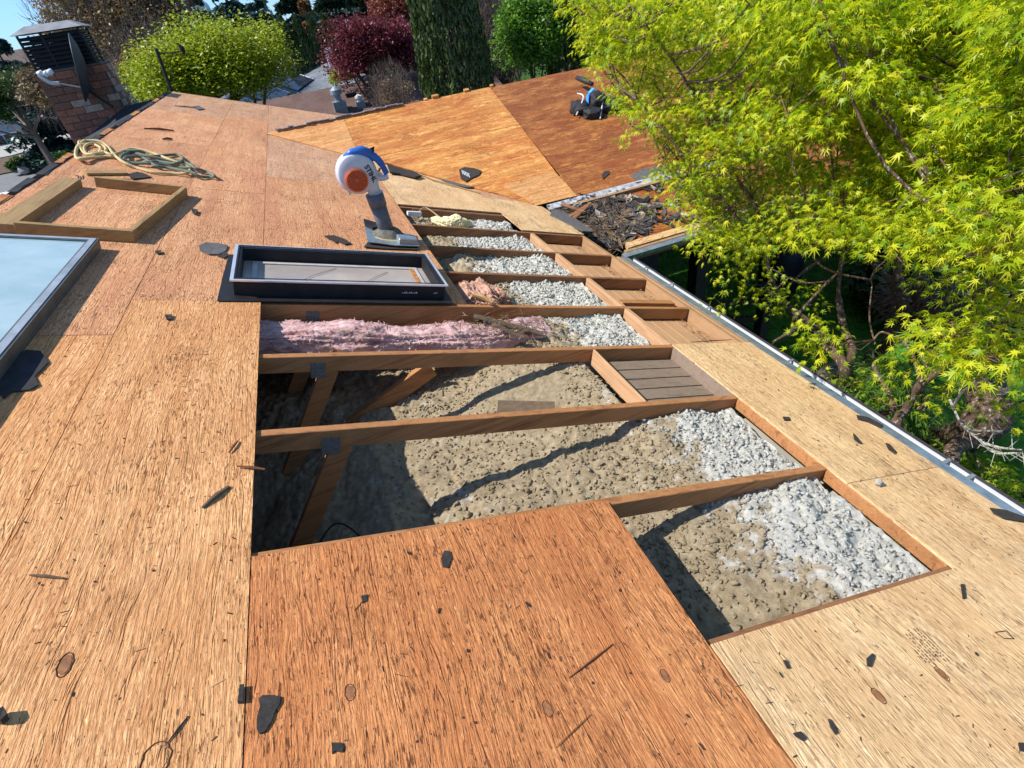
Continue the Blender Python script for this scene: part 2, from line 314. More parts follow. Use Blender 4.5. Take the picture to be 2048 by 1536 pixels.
# gutter: trough profile swept along v
g0=at(FM,3.15,0,-.036); prof=[(0,.015),(0,-.09),(.060,-.09),(.098,-.045),(.105,.0),(.105,.018),(.093,.018),(.093,.0),(.086,-.04),(.055,-.078),(.008,-.078),(.008,.015)]
def sweep(prof,y0,y1,mat,name,seg=1,par=house):
    vs=[];fs=[];n=len(prof)
    for y in (y0,y1): vs+=[Vector((g0.x+a,y,g0.z+b)) for a,b in prof]
    fs=[(i,(i+1)%n,n+(i+1)%n,n+i) for i in range(n)]+[tuple(range(n)),tuple(range(2*n-1,n-1,-1))]
    return MB().add(vs,fs).build(name,mat,par)
gut=sweep(prof,-3,3.55,m_white,'gutter')
sweep([(.1065,-.05),(.1065,.0215),(.088,.0215),(.088,.0195),(.1045,.0195),(.1045,-.05)],-3,3.55,m_brown,'gutter_lip',par=gut)
for y in (.38,.5,1.55,2.4,2.9,3.3):
    MB().beam((g0.x-.0,y,g0.z+.016),(g0.x+.10,y,g0.z+.022),.018,.003).build('gutter_hanger',m_galv,gut)
# walls and attic closure
MB().box(F0,2.28,2.36,-3,4.3,-3.9,-.93).build('wall',m_wall,house)
MB().box(F0,-4.6,-4.5,-3,11.5,-3.9,-.6).build('wall',m_wall,house)
MB().box(F0,-4.5,2.28,-3.05,-2.95,-3.9,-.9).build('wall',m_wall,house)
MB().box(F0,-4.5,2.28,11.5,11.6,-3.9,-.7).build('wall',m_wall,house)
MB().box(F0,2.36,5.3,10.9,11.0,-3.9,-1.0).build('wall',m_wall,house)
MB().box(F0,-1.62,-1.57,-3,11.8,-1.2,.45).build('ridge_board',m_dark,house)
MB().box(F0,-4.5,2.3,-2.95,11.5,-1.32,-1.28).build('ceiling',m_wall,house)
# far slope of the main roof beyond the ridge, still shingled
rx,rz=RD*cp,-RD*sp
FB=F((rx-.03,0,rz-.035),(-cp,0,-sp),(0,1,0),(-sp,0,cp))
MB().box(FB,0.02,3.6,-3,11.9,-.02,0).build('shingled_slope',m_shing2,house)
for k in range(24): # torn shingle edge pieces left along the ridge
    v=-1+k*.53+random.uniform(-.1,.1); MB().poly(FM,[(RD-.05,v),(RD+random.uniform(-.01,.02),v+.02),(RD+random.uniform(-.02,.012),v+.2),(RD+random.uniform(-.01,.015),v+.42),(RD-.06,v+.45)],.002,.004,.01).build('torn_shingle_edge',m_felt if k%3 else m_goldply,house)
MB().box(FB,-.045,.10,-3,11.9,.005,.03).build('ridge_strip',m_felt,house)
MB().box(FB,.101,.15,-3,11.9,.0,.05).build('ridge_strip',m_dark,house)
# gable end trim
MB().box(FM,RD,3.1,11.865,11.9,-.16,.0).build('fascia_board',m_fasc,house)
# -------------------------------------------------- cross wing
XE=9.5
def wsheet(x0,x1,s0,s1,mat,h=0,lab=None,name='plywood_sheet'): 
    return sheet(FW,x0,x1,s0,s1,mat,h-.012,h,name,lab)
def wpoly(pts,mat,h0,h1,name='plywood_sheet'):
    return MB().poly(FW,pts,h0,h1).build(name,mat,house)
def vs_(x): return (x+.031)/cp      # valley: slope distance at which the wing meets the main deck
wpoly([(-.02,0.0),(1.09,0.0),(1.09,vs_(1.09)-.02),(.02,.03)],m_paleply,-.012,.006)
wpoly([(1.093,0),(3.40,0),(3.40,1.218),(1.22,1.218),(1.093,vs_(1.093)-.02)],m_goldply,-.012,.006)
wpoly([(1.225,1.222),(3.40,1.222),(3.38,2.60),(2.55,2.66),(2.4,vs_(2.4)-.02)],m_goldply,-.012,.004)
wpoly([(2.62,2.52),(3.36,2.48),(3.40,3.08),(2.86,3.06)],m_paleply,.0045,.012)
wpoly([(2.45,2.55),(3.40,2.605),(3.40,3.04),(2.8,3.0)],m_goldply,-.012,.003)
for i,(a,b) in enumerate(((0,1.218),(1.222,2.44),(2.444,3.1))):
    for j,(x0,x1) in enumerate(((3.405,5.84),(5.845,8.28),(8.285,XE))): wsheet(x0,x1,a,b,m_rustply)
# lower wing roof
wsheet(3.1,5.5,3.12,4.12,m_rustply,-.02); wsheet(5.505,8.5,3.12,4.12,m_rustply,-.02)
MB().box(FW,3.5,8.6,4.10,4.19,-.03,.012).build('eave_strip',m_strip,house)
MB().box(FW,3.45,8.6,4.191,4.23,-.17,-.005).build('fascia_board',m_fasc,house)
MB().box(FW,3.4,8.7,4.232,4.30,-.06,-.01).build('porch_gutter',m_galv,house)
# flashing between the two levels
MB().box(FW,2.98,6.4,3.10,3.20,-.018,.010).build('step_flashing',simple('weathered pale flashing',(.42,.43,.45),.5,.2,.5,16,.3),house)
MB().box(FW,3.3,6.4,3.215,3.245,-.018,.02).build('step_flashing',m_fasc,house)
MB().poly(FM,[(3.0,5.0),(3.2,5.35),(3.35,5.30),(3.3,4.9),(3.25,4.4),(3.12,4.4)],.0,.01).build('step_flashing',m_shing2,house)
for k in range(17):
    x=3.0+k*.2+random.uniform(-.05,.05); s=3.16+random.uniform(-.03,.03); l_=random.uniform(.03,.12); MB().poly(FW,[(x,s-.01),(x+l_,s-.02*random.random()-.01),(x+l_*1.1,s+.01),(x+.02,s+.02*random.random())],.011,.013,.01).build('torn_shingle_edge',m_shing2 if k%2 else m_shing,house)
# far slope of wing
FW2=F((0,YR,ZR),(1,0,0),(0,cp,-sp),(0,sp,cp))
MB().box(FW2,0,XE,.02,3.4,-.03,-.012).build('shingled_slope',m_shing2,house)
pf=MB()
for k in range(22):
    x=.12+k*.085; h=random.uniform(-.005,.02)
    pf.poly(FW2,[(x,-.06),(x+.1,-.06+random.uniform(-.02,.02)),(x+.1,.2),(x,.2)],h,h+.006,.05)
pf.build('ridge_plastic',simple('clear grey plastic sheeting',(.62,.62,.70),.25,0,.15,20,.2),house)
for (px,py,sz) in ((875,203,.10),(937,189,.08),(990,181,.05),(855,206,.05)):
    x,s=xs(px,py); MB().box(FW,x-sz/2,x+sz/2,-.04,.01,0,sz*.45).build('wood_block',m_paleply,house)
# wing walls, porch
MB().box(F0,2.36,5.3,6.4,6.5,-3.9,-.75).build('wall',simple('dark stained siding',(.05,.045,.04),.8),house)
m_post=simple('dark stained timber',(.022,.018,.015),.7)
MB().box(F0,4.68,4.86,4.62,4.80,-3.9,-1.35).build('porch_post',m_post,house)
MB().box(F0,2.4,9,4.6,4.8,-1.5,-1.32).build('porch_beam',m_post,house)
MB().box(F0,2.4,6.0,4.5,6.4,-3.62,-3.5).build('porch_floor',m_post,house)
for z in (-2.62,-2.9,-3.2): MB().beam((4.8,4.7,z),(5.75,4.45,z-.12),.05,.09).build('railing',m_post,house)
MB().box(F0,5.68,5.82,4.38,4.52,-3.9,-2.55).build('railing_post',m_post,house)
MB().box(F0,5.64,5.86,4.34,4.56,-2.55,-2.50).build('railing_post',m_post,house)

# -------------------------------------------------- chimney (part of the house)
def brickmat():
    s=NM('mottled old brick',.9,.2); b=s.n('TexBrick'); s.l(s.vec((1,1,1)),b.inputs['Vector'])
    return s
chx0,chx1,chy0,chy1,chz=-3.24,-2.24,11.25,11.85,1.09
mo=simple('dark mortar',(.07,.055,.05),.95)
ch=MB().box(F0,chx0+.012,chx1-.012,chy0+.012,chy1-.012,-.6,chz-.01).build('chimney',mo,house)
bm_=MB(); rr=random.Random(3); rows=int((chz+.5)/.105)
brs=[simple('red brick',(.30,.115,.07),.9,0,.3,20,.5),simple('brown brick',(.20,.09,.06),.9,0,.3,20,.5),simple('buff brick',(.36,.26,.19),.9,0,.3,20,.5)]
mbs=[MB() for _ in range(3)]
for r in range(rows):
    z=chz-.104*(r+1); off=(r%2)*.14
    x=chx0-off
    while x<chx1:
        a,b=max(x,chx0),min(x+.271,chx1)
        if b-a>.03: rr.choices(mbs,(5,4,3 if x>chx0+.4 else 1.3))[0].box(F0,a,b,chy0-rr.uniform(0,.012),chy0+.05,z,z+.096)
        x+=.28
    y=chy0-off+.055
    while y<chy1:
        a,b=max(y,chy0+.055),min(y+.212,chy1)
        if b-a>.03: rr.choices(mbs,(2,3,4))[0].box(F0,chx1-.05,chx1+rr.uniform(0,.006),a,b,z,z+.096)
        y+=.22
bw=MB(); cnt=[]
for mb in mbs: bw.add(mb.v,mb.f); cnt.append(len(mb.f))
bo=bw.build('brickwork',brs[0],ch,recalc=False); [bo.data.materials.append(m) for m in brs[1:]]
for i,pl in enumerate(bo.data.polygons): pl.material_index=0 if i<cnt[0] else (1 if i<cnt[0]+cnt[1] else 2)
MB().box(F0,chx0-.0,chx1+.0,chy0,chy1,chz-.008,chz+.03).build('mortar_crown',simple('weathered mortar',(.12,.095,.08),.9),ch,bevel=.01)
# louvred metal cap
cap=MB(); 
for k in range(8):
    z=chz+.045+k*.058
    for (a,b,c,d) in ((chx0+.04,chx1-.07,chy0+.03,chy0+.055),(chx0+.04,chx1-.07,chy1-.07,chy1-.045)):
        cap.add([(a,c,z),(b,c,z),(b,c+.03,z+.040),(a,c+.03,z+.040),(a,c,z-.006),(b,c,z-.006),(b,c+.03,z+.034),(a,c+.03,z+.034)],[(0,1,2,3),(7,6,5,4),(0,4,5,1),(2,6,7,3),(1,5,6,2),(3,7,4,0)])
    for (a,b) in ((chx0+.04,chx0+.065),(chx1-.095,chx1-.07)): cap.box(F0,a,b,chy0+.06,chy1-.075,z,z+.022)
for a in (chx0+.04,chx0+.36,chx1-.10):
    for c in (chy0+.035,chy1-.075): cap.box(F0,a,a+.03,c,c+.03,chz+.03,chz+.52)
cap.box(F0,chx0+.10,chx1-.13,chy0+.09,chy1-.11,chz+.02,chz+.33)
cap.box(F0,chx0+.52,chx1-.13,chy0+.12,chy1-.14,chz+.331,chz+.50)
co=cap.build('chimney_cap',m_black,ch)
z=chz+.53; MB().add([(chx0-.02,chy0-.02,z),(chx1-.0,chy0-.02,z),(chx1,chy1,z),(chx0-.02,chy1,z),(chx0+.18,chy0+.17,z+.10),(chx1-.2,chy0+.17,z+.10),(chx1-.2,chy1-.19,z+.10),(chx0+.18,chy1-.19,z+.10)],[(3,2,1,0),(4,5,6,7),(0,1,5,4),(1,2,6,5),(2,3,7,6),(3,0,4,7)]).build('cap_hood',simple('dull grey sheet metal',(.20,.21,.23),.6,.2,.25,5,.05),ch)
# flashing wedge at its foot
MB().add([(chx0+.2,10.2,.02),(rx-.06,8.4,.50),(rx-.06,10.8,.52),(chx1+.02,chy0-.02,.46),(chx0+.2,chy0-.02,.12)],[(0,1,2,3,4)]).build('chimney_flashing',m_felt,ch)
# ================================================================ LOOSE INSULATION (one countless mass)
xs0,xs1,ys0,ys1=-.9,2.26,-1.2,5.1; st=.0085
gx=np.arange(xs0,xs1,st); gy=np.arange(ys0,ys1,st); X,Y=np.meshgrid(gx,gy)
def vnoise(X,Y,s,seed):
    r=np.random.default_rng(seed); G=r.random((256,256)); x=X*s+1000; y=Y*s+1000; xi=np.floor(x).astype(int); yi=np.floor(y).astype(int); fx=x-xi; fy=y-yi; fx=fx*fx*(3-2*fx); fy=fy*fy*(3-2*fy)
    g=lambda a,b:G[a%256,b%256]
    return (g(xi,yi)*(1-fx)+g(xi+1,yi)*fx)*(1-fy)+(g(xi,yi+1)*(1-fx)+g(xi+1,yi+1)*fx)*fy
def billow(X,Y,s,seed):
    r=np.random.default_rng(seed); x=X*s+500; y=Y*s+500; xi=np.floor(x).astype(int); yi=np.floor(y).astype(int); best=np.full(X.shape,9.)
    J=r.random((128,128,2))
    for dx in (-1,0,1):
        for dy in (-1,0,1):
            a=(xi+dx)%128; b=(yi+dy)%128; px=xi+dx+J[a,b,0]; py=yi+dy+J[a,b,1]; best=np.minimum(best,(x-px)**2+(y-py)**2)
    return np.sqrt(np.maximum(0,1-best))
def insz(X,Y,full=True):
    base=-.665+.09*(vnoise(X,Y,2.6,1)-.5)+.075*(vnoise(X,Y,6,2)-.5)*np.clip(1.5-X,.3,1)
    base=base+.10*np.clip((Y-1.9)/1.2,0,1)*np.clip((X-.7)/.6,0,1)   # fuller towards the far bays
    base=np.where(X<.35,base-.14*(.35-X)/.35*np.clip((2.4-Y),0,1),base)
    lim=-X*math.tan(P)-.115-.03*(vnoise(X,Y,7,5)-.5)
    lim=lim+.05*np.clip((X-1.6)/.5,0,1)*(vnoise(X,Y,6,15)-.1)
    edge=np.clip((2.05-X)/.5,0,1)
    z=np.minimum(base,lim)
    z=z-.13*np.clip((X-1.66)/.05,0,1)*np.clip((Y-1.20)/.03,0,1)*np.clip((1.86-Y)/.03,0,1)
    if full:
        rough_=np.clip(.45+1.5*(vnoise(X,Y,1.9,8)-.4)+np.clip((1.0-X),0,.6)*.9+np.clip((X-1.5),0,1)*.8+.3*(Y>1.85),.18,1.25)
        tanw=np.clip((X-.75)/.35,0,1)*np.clip((1.95-X)/.35,0,1)*np.clip((1.95-Y)/.2,0,1)
        hard=.046*(billow(X,Y,12,3)-.6)+.030*(billow(X,Y,27,4)-.6)+.012*(billow(X,Y,52,6)-.5)
        soft=.034*(vnoise(X,Y,10,23)-.5)+.024*(vnoise(X,Y,23,24)-.5)+.016*(vnoise(X,Y,47,25)-.5)+.010*(vnoise(X,Y,95,26)-.5)
        z=z+rough_*(hard*(1-.75*tanw)+soft*(.35+.65*tanw))+.006*(vnoise(X,Y,90,7)-.5)
    return z
Z=insz(X,Y); nx,ny=len(gx),len(gy)
vv=np.stack([X.ravel(),Y.ravel(),Z.ravel()],1); idx=np.arange(nx*ny).reshape(ny,nx)
ff=np.stack([idx[:-1,:-1],idx[:-1,1:],idx[1:,1:],idx[1:,:-1]],-1).reshape(-1,4)
s=NM('blown insulation',.95,.1)
sx=s.n('SeparateXYZ'); geo=s.n('NewGeometry'); s.l(geo.outputs['Position'],sx.inputs[0])
pz=s.n('Mapping'); s.l(geo.outputs['Position'],pz.inputs[0]); pos=pz.outputs[0]
nz=s.noise(pos,3.2,5,.7,.8); wn=s.math('ADD',s.math('MULTIPLY',s.math('SUBTRACT',nz,.5),1.5),s.math('MULTIPLY',s.math('MAXIMUM',s.math('SUBTRACT',sx.outputs[0],1.62),-.42),1.9))
far_=s.math('MULTIPLY',s.math('SUBTRACT',sx.outputs[1],2.1),.42); far2=s.n('Clamp'); s.l(far_,far2.inputs[0]); far2.inputs[2].default_value=.45
n4=s.noise(pos,8,5,.75,.5); lf=s.math('MULTIPLY',s.math('MAXIMUM',s.math('SUBTRACT',1.12,sx.outputs[0]),0.0),2.6); lf2=s.n('Clamp'); s.l(lf,lf2.inputs[0]); lf2.inputs[2].default_value=.72; wn=s.math('ADD',wn,lf2.outputs[0]); wn=s.math('ADD',s.math('ADD',wn,far2.outputs[0]),s.math('MULTIPLY',s.math('SUBTRACT',n4,.5),2.2))
tan=s.ramp(s.noise(pos,26,5,.7),[(.3,(.30,.225,.135)),(.52,(.43,.34,.22)),(.72,(.56,.47,.33))])
wht=s.ramp(s.noise(pos,40,5,.75),[(.28,(.36,.33,.27)),(.46,(.60,.58,.52)),(.62,(.70,.69,.65))])
col=s.mix(s.ramp(wn,[(.12,0),(.40,1)]),tan,wht)
s.color(col); s.bump(s.noise(pos,190,5,.8),1.0,.010)
m_ins=s.m
lo=fast('loose_insulation',vv,ff,m_ins,None,None,smooth=True); tag(lo,'tan and white loose insulation filling the open rafter bays','insulation',None,'stuff')
# puffs lying on it, part of the same mass
bm=bmesh.new(); bmesh.ops.create_icosphere(bm,subdivisions=1,radius=1); tv=np.array([v.co[:] for v in bm.verts]); tf=np.array([[v.index for v in f.verts] for f in bm.faces]); bm.free()
n=60000; px_=rng.uniform(-.4,2.22,n); py_=rng.uniform(-.6,4.9,n); keep=rng.random(n)<np.clip(.04+.75*(px_-1.2)+.9*(vnoise(px_,py_,2.3,12)-.45)+.25*(py_>1.8)+.9*np.clip(1.15-px_,0,.6),.0,.9); px_=px_[keep];py_=py_[keep]; n=len(px_)
pz_=insz(px_,py_); sizes=rng.uniform(.004,.011,n)*np.where(rng.random(n)<.08,1.7,1)
tvs=tv*np.array([1.25,.7,.5])*(1+.25*np.sin(np.arange(len(tv))*7.3))[:,None]; R_=rotmats(n,.9); vv,ff=scatter(tvs,tf,np.stack([px_,py_,pz_+sizes*.2],1),R_,sizes); vv=vv+rng.normal(0,.0018,vv.shape)
puffs=fast('loose_insulation',vv,ff,m_ins,None,None,smooth=True); tag(puffs,'small white tufts scattered over the blown insulation','insulation',None,'stuff')
# ---------------- pink batts
def batt(u0,u1,v0,v1,h0,wd,ht,mat,name,label,seed,group=None,sag=None,end=.10):
    na,nb=300,84; a=np.linspace(0,1,na); b=np.linspace(0,2*np.pi,nb,endpoint=False); A,B=np.meshgrid(a,b,indexing='ij')
    taper=np.clip(np.minimum(A,1-A)/end,0.02,1)**.5
    prof_w=wd*(.9+.35*(vnoise(A*6,A*0,1,seed)-.5))*taper; prof_h=ht*(.9+.9*(vnoise(A*8,A*0,1,seed+1)-.5))*taper
    ca,sa=np.cos(B),np.sin(B); sq=lambda t,e:np.sign(t)*np.abs(t)**e
    lay=.045*(vnoise(A*9,B*3,1.0,seed+2)-.5)+.026*np.abs(np.sin(B*8+4*vnoise(A*8,B,1,seed+3)))*(.3+1.2*vnoise(A*18,B*3,1,seed+6))+.030*(vnoise(A*38,B*5,1,seed+4)-.5)+.018*(vnoise(A*120,B*14,1,seed+9)-.5)
    rv=prof_w/2*sq(ca,.6)*(1+lay*6); rh=prof_h/2*sq(sa,.7)*(1+lay*7)
    U=u0+(u1-u0)*A+.01*(vnoise(A*40,B*8,1,seed+5)-.5); V=v0+(v1-v0)*A+.03*np.sin(A*7+seed)+rv; H=h0+(0 if sag is None else sag*A)+.03*(vnoise(A*5,A*0,1,seed+7)-.5)+rh
    e=[np.array(x) for x in FM]; W=e[0]+e[1]*U[...,None]+e[2]*V[...,None]+e[3]*H[...,None]
    i=np.arange(na*nb).reshape(na,nb); f=np.stack([i[:-1],np.roll(i[:-1],-1,1),np.roll(i[1:],-1,1),i[1:]],-1).reshape(-1,4)
    o=fast(name,W.reshape(-1,3),f,mat,None,None,True); tag(o,label,'insulation',group)
    if name=='insulation_batt':
        qq=np.random.default_rng(seed); n_=int(2600*(u1-u0)+600); k=qq.integers(0,na*nb,n_); k=k[W.reshape(-1,3)[k,2]>np.median(W[...,2])-.12]; n_=len(k)
        tv_=np.array([(-.5,-.035,0),(0,-.05,.16),(.5,-.02,.05),(.5,.02,.05),(0,.05,.16),(-.5,.035,0)]); v2,f2=scatter(tv_,[(0,1,4,5),(1,2,3,4)],W.reshape(-1,3)[k],rotmats(n_,.5),qq.uniform(.012,.045,n_)); fast('loose_fibres',v2,f2,mat,o)
    return o
s=NM('pink glass wool',.95,.1); sx=s.n('SeparateXYZ'); v=s.vec((1,1,1))
col=s.ramp(s.noise(s.vec((6,30,30)),1,5,.7,.5),[(.25,(.30,.12,.10)),(.42,(.62,.36,.34)),(.6,(.80,.56,.54)),(.75,(.62,.50,.38))])
col=s.mix(s.ramp(s.noise(v,5,5,.7),[(.56,0),(.70,.8)]),col,(.25,.15,.09)); s.color(col); s.bump(s.noise(s.vec((20,90,90)),1,5,.75),.9,.012); m_pink=s.m
s=NM('dirty orange wool',.95,.1); col=s.ramp(s.noise(s.vec((1,1,1)),14,5,.7),[(.3,(.22,.11,.06)),(.5,(.60,.34,.24)),(.65,(.72,.42,.36))]); s.color(col); s.bump(s.noise(s.vec((1,1,1)),70,5,.75),.9,.012); m_pink2=s.m
batt(-.25,1.80,2.23,2.20,-.145,.23,.17,m_pink,'insulation_batt','long pink fibreglass batt lying between two rafters below the skylight curb',20,end=.04)
batt(-.25,.68,2.09,2.10,-.185,.10,.04,simple('tan kraft paper',(.50,.36,.16),.7,0,.25,12,.3),'kraft_facing','tan kraft paper facing curled under the left half of the pink batt',31,end=.05)
batt(1.10,1.66,2.76,2.70,-.10,.36,.16,m_pink2,'insulation_batt','short rumpled pinkish brown batt beside the right end of the skylight curb',40,end=.3)
batt(1.50,1.92,4.60,4.55,-.06,.20,.11,simple('pale yellow foam',(.78,.70,.42),.8,0,.15,20,.5),'foam_lump','pale yellow foam lump in the farthest open bay',52,end=.4)
# ================================================================ SKYLIGHTS
t=thing('skylight_curb','open rectangular black skylight curb with bright metal rim lying above the opened bays','skylight',at(FM,.45,2.9))
def ring(f,a0,a1,b0,b1,w_,c0,c1):
    m=MB(); m.box(f,a0,a1,b0,b0+w_,c0,c1); m.box(f,a0,a1,b1-w_,b1,c0,c1); m.box(f,a0,a0+w_,b0+w_,b1-w_,c0,c1); m.box(f,a1-w_,a1,b0+w_,b1-w_,c0,c1); return m
MB().poly(FM,[(-.215,2.42),(.3,2.425),(.8,2.418),(1.12,2.43),(1.125,2.8),(1.12,3.16),(-.2,3.17),(-.21,2.8)],.002,.006,.003).build('flashing_flange',m_black,t)
ring(FM,-.135,1.075,2.50,3.08,.03,.006,.094).build('frame',m_black,t)
ring(FM,-.150,1.090,2.485,3.095,.018,.095,.104).build('rim',m_alum,t)
ring(FM,-.129,1.069,2.506,3.074,.008,.105,.108).build('gasket',m_black,t)
gl=MB().box(FM,-.105,1.045,2.53,3.05,.008,.014).build('glass_panel',simple('grey beige double glazing',(.42,.36,.32),.3,0,.25,3,.02,.6),t)  # opaque grey beige panel in place of clear glass
ring(FM,-.055,1.0,2.555,3.02,.030,.0145,.022).build('inner_frame',simple('grey interior trim',(.50,.47,.45),.5),t)
MB().box(FM,.945,.972,2.60,2.98,.0225,.026).build('trim_strip',m_goldply,t)
for a,b in (((.15,2.62),(.45,2.96)),((.55,2.62),(.78,2.92))): MB().tube([at(FM,*a,.018),at(FM,(a[0]+b[0])/2,(a[1]+b[1])/2+.02,.022),at(FM,*b,.018)],.0013,4).build('wire',m_brown,t)
FS=F(at(FM,0,2.4985,0),FM[1],FM[3],(0,-1,0))
lt=MB()
for i in range(9): lt.box(FS,.80+i*.011,.807+i*.011,.040,.040+.004+.003*(i%3),0,.0008)
for i in range(4): lt.box(FS,1.0+i*.007,1.004+i*.007,.042,.045+.002*i,0,.0008)
lt.build('printed_marking',m_white,t)
t=thing('skylight','closed skylight with pale blue glass and grey metal frame at the left edge','skylight',at(FM,-1.2,2.3))
m_sfr=simple('weathered bronze grey metal',(.13,.145,.14),.5,.3,.25,14,.1)
ring(FM,-1.52,-.885,1.30,3.19,.05,0,.066).build('frame',m_sfr,t)
ring(FM,-1.53,-.895,1.29,3.18,.03,.0665,.070).build('rim',simple('pale grey metal edge',(.42,.45,.47),.4,.4),t)
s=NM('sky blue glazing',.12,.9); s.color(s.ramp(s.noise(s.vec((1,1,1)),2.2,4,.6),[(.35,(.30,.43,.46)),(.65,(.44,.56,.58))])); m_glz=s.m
MB().box(FM,-1.475,-.93,1.34,3.145,.05,.058).build('glass_panel',m_glz,t)
# ================================================================ WOODEN FRAME and lumber
t=thing('wooden_frame','open square of old two by four lumber lying near the ridge','wooden frame',at(FM,-1,4))
def board(p,q,wd,h0,h1,mat,name,par,f=FM,lab=None):
    p=Vector((*p,0));q=Vector((*q,0)); d=(q-p).normalized(); nn=Vector((-d.y,d.x,0))
    pts=[p,q,q+nn*wd,p+nn*wd]; o=MB().add([at(f,a.x,a.y,h) for h in (h0,h1) for a in pts],[(3,2,1,0),(4,5,6,7),(0,1,5,4),(1,2,6,5),(2,3,7,6),(3,0,4,7)]).build(name,mat,par,bevel=.002)
    if lab: o['label']=lab
    return o
A=uv(33,470);B_=uv(270,486);C_=uv(376,393);D_=uv(192,374); L0=uv(4,468); L1=uv(168,372)
m_curby=lumber('old yellow brown lumber side',(.40,.26,.11),(.24,.14,.06),'y',12)
board(A,B_,.036,0,.076,m_curbw,'frame_board',t)
board(B_,(C_[0],C_[1]),.036,0,.076,m_curby,'frame_board',t)
board((C_[0]-.04,C_[1]-.0),(D_[0],D_[1]-.0),-.036,0,.076,m_curbw,'frame_board',t)
board((L0[0]+.07,L0[1]),(L1[0],L1[1]-.03),.12,0,.062,m_curby,'frame_board',t)
def scrap(px,mat,name,label,cat,th=.004,f='m',curl=.0,h=.001,group=None):
    FF,fn=(FM,uv) if f=='m' else (FW,xs)
    pts=[fn(*p) for p in px]; return tag(MB().poly(FF,pts,h,h+th,curl).build(name,mat),label,cat,group)
bq=[uv(175,352),uv(258,351)]
tag(board(bq[0],bq[1],.11,.001,.022,m_curbw,'lumber_offcut',None),'short flat plank between the coiled ropes and the wooden frame','plank')
bq=[uv(205,372),uv(262,366)]; tag(board(bq[0],bq[1],.05,.001,.03,m_dark,'lumber_offcut',None),'dark stubby offcut tucked behind the wooden frame','plank')
# ================================================================ ROPES
def spline(pts,n=10):
    out=[];p=[pts[0]]+pts+[pts[-1]]
    for i in range(1,len(p)-2):
        for k in range(n):
            t_=k/n; a,b,c,d=(Vector(p[i-1]),Vector(p[i]),Vector(p[i+1]),Vector(p[i+2]))
            out.append(.5*((2*b)+(c-a)*t_+(2*a-5*b+4*c-d)*t_*t_+(3*b-a-3*c+d)*t_**3))
    out.append(Vector(p[-2])); return out
def rope(px,r,mat,name,par,hs):
    q=[]
    for i,(x,y) in enumerate(px):
        h=hs[i%len(hs)]; u_,v_=uv(x,y,h); q.append(at(FM,u_,v_,h))
    pts=spline(q,10); m=MB(); 
    L=[0]; 
    for i in range(1,len(pts)): L.append(L[-1]+(pts[i]-pts[i-1]).length)
    tot=L[-1]; ns=int(tot/.006); res=[]; j=0
    for k in range(ns):
        s_=k*tot/ns
        while j<len(L)-2 and L[j+1]<s_: j+=1
        res.append(pts[j].lerp(pts[j+1],(s_-L[j])/max(1e-6,L[j+1]-L[j])))
    for st_ in range(3):      # three twisted strands
        ln=[]
        for k,pp in enumerate(res):
            d=(res[min(k+1,ns-1)]-res[max(k-1,0)]).normalized(); a=d.orthogonal().normalized(); a=Vector((0,0,1)).cross(d); a=a.normalized() if a.length>.1 else d.orthogonal().normalized(); b=d.cross(a); an=k*.006/.045*2*math.pi+st_*2.094
            ln.append(pp+(a*math.cos(an)+b*math.sin(an))*r*.5)
        m.tube(ln,r*.56,5)
    return m.build(name,mat,par,smooth=True,recalc=False)
def c2(L): return [(x/2.843,260+y/2.843) for x,y in L]
m_rope=simple('straw yellow rope',(.62,.49,.24),.8,0,.2,60,.4); m_grope=simple('grey green rope',(.17,.20,.15),.85,0,.35,60,.5)
yel=c2([(480,60),(440,95),(432,150),(470,160),(560,150),(640,150),(620,135),(560,120),(500,140),(480,100),(520,75),(590,90),(600,120),(540,135),(480,130),(450,70),(490,62),(560,62),(610,90),(650,140),(700,180),(780,215),(880,240),(980,248),(1060,245),(1080,220),(1040,195),(960,165),(880,135),(800,110),(740,108),(690,125),(600,150),(520,158),(450,165),(430,140),(450,90),(520,80),(570,100),(560,130),(500,125)])
y=thing('rope','coiled straw yellow rope with one long loop reaching right, by the ridge','rope',at(FM,-1.3,6)); rope(yel,.013,m_rope,'rope_coil',y,[.014,.02,.014,.03,.016,.024,.04])
gr=c2([(680,135),(700,120),(780,118),(830,135),(860,150),(1000,140),(1040,165),(1000,190),(900,180),(830,185),(760,190),(700,180),(690,150),(740,130),(850,150),(960,175),(1060,190),(1110,215),(1180,240),(1220,262),(1190,268),(1130,262),(1090,240),(960,215),(880,200),(820,160),(760,150),(710,160),(740,185),(840,190),(950,200),(1060,215),(1100,205),(1030,180),(940,160)])
y=thing('rope','grey green rope bundle tangled with the yellow rope, its tail pointing right','rope',at(FM,-.9,6)); rope(gr,.014,m_grope,'rope_coil',y,[.016,.03,.05,.02,.035])
# ================================================================ BLOWER on its flashing
t=thing('pipe_flashing','crumpled grey black pipe flashing under the blower nozzle','flashing',at(FM,.92,3.75))
q=[uv(*p) for p in ((728,455),(760,462),(835,480),(838,500),(790,498),(735,492))]
MB().poly(FM,q,.012,.018,.06).build('flashing_sheet',m_galv,t)
bx_=MB(); cu=uv(812,492); bx_.box(FM,cu[0]-.07,cu[0]+.08,cu[1]-.06,cu[1]+.06,.02,.075); bx_.build('metal_tab',m_galv,t,bevel=.006)
q=[uv(*p) for p in ((727,452),(745,456),(768,463),(772,470),(745,468),(730,462))]; MB().poly(FM,q,.02,.05,.10).build('folded_edge',m_black,t)
q=[uv(*p) for p in ((735,488),(800,490),(838,488),(835,502),(770,500),(728,497))]; MB().poly(FM,q,.002,.010,.02).build('rubber_sheet',m_shing,t)
bc=at(FM,*uv(778,476),0); 
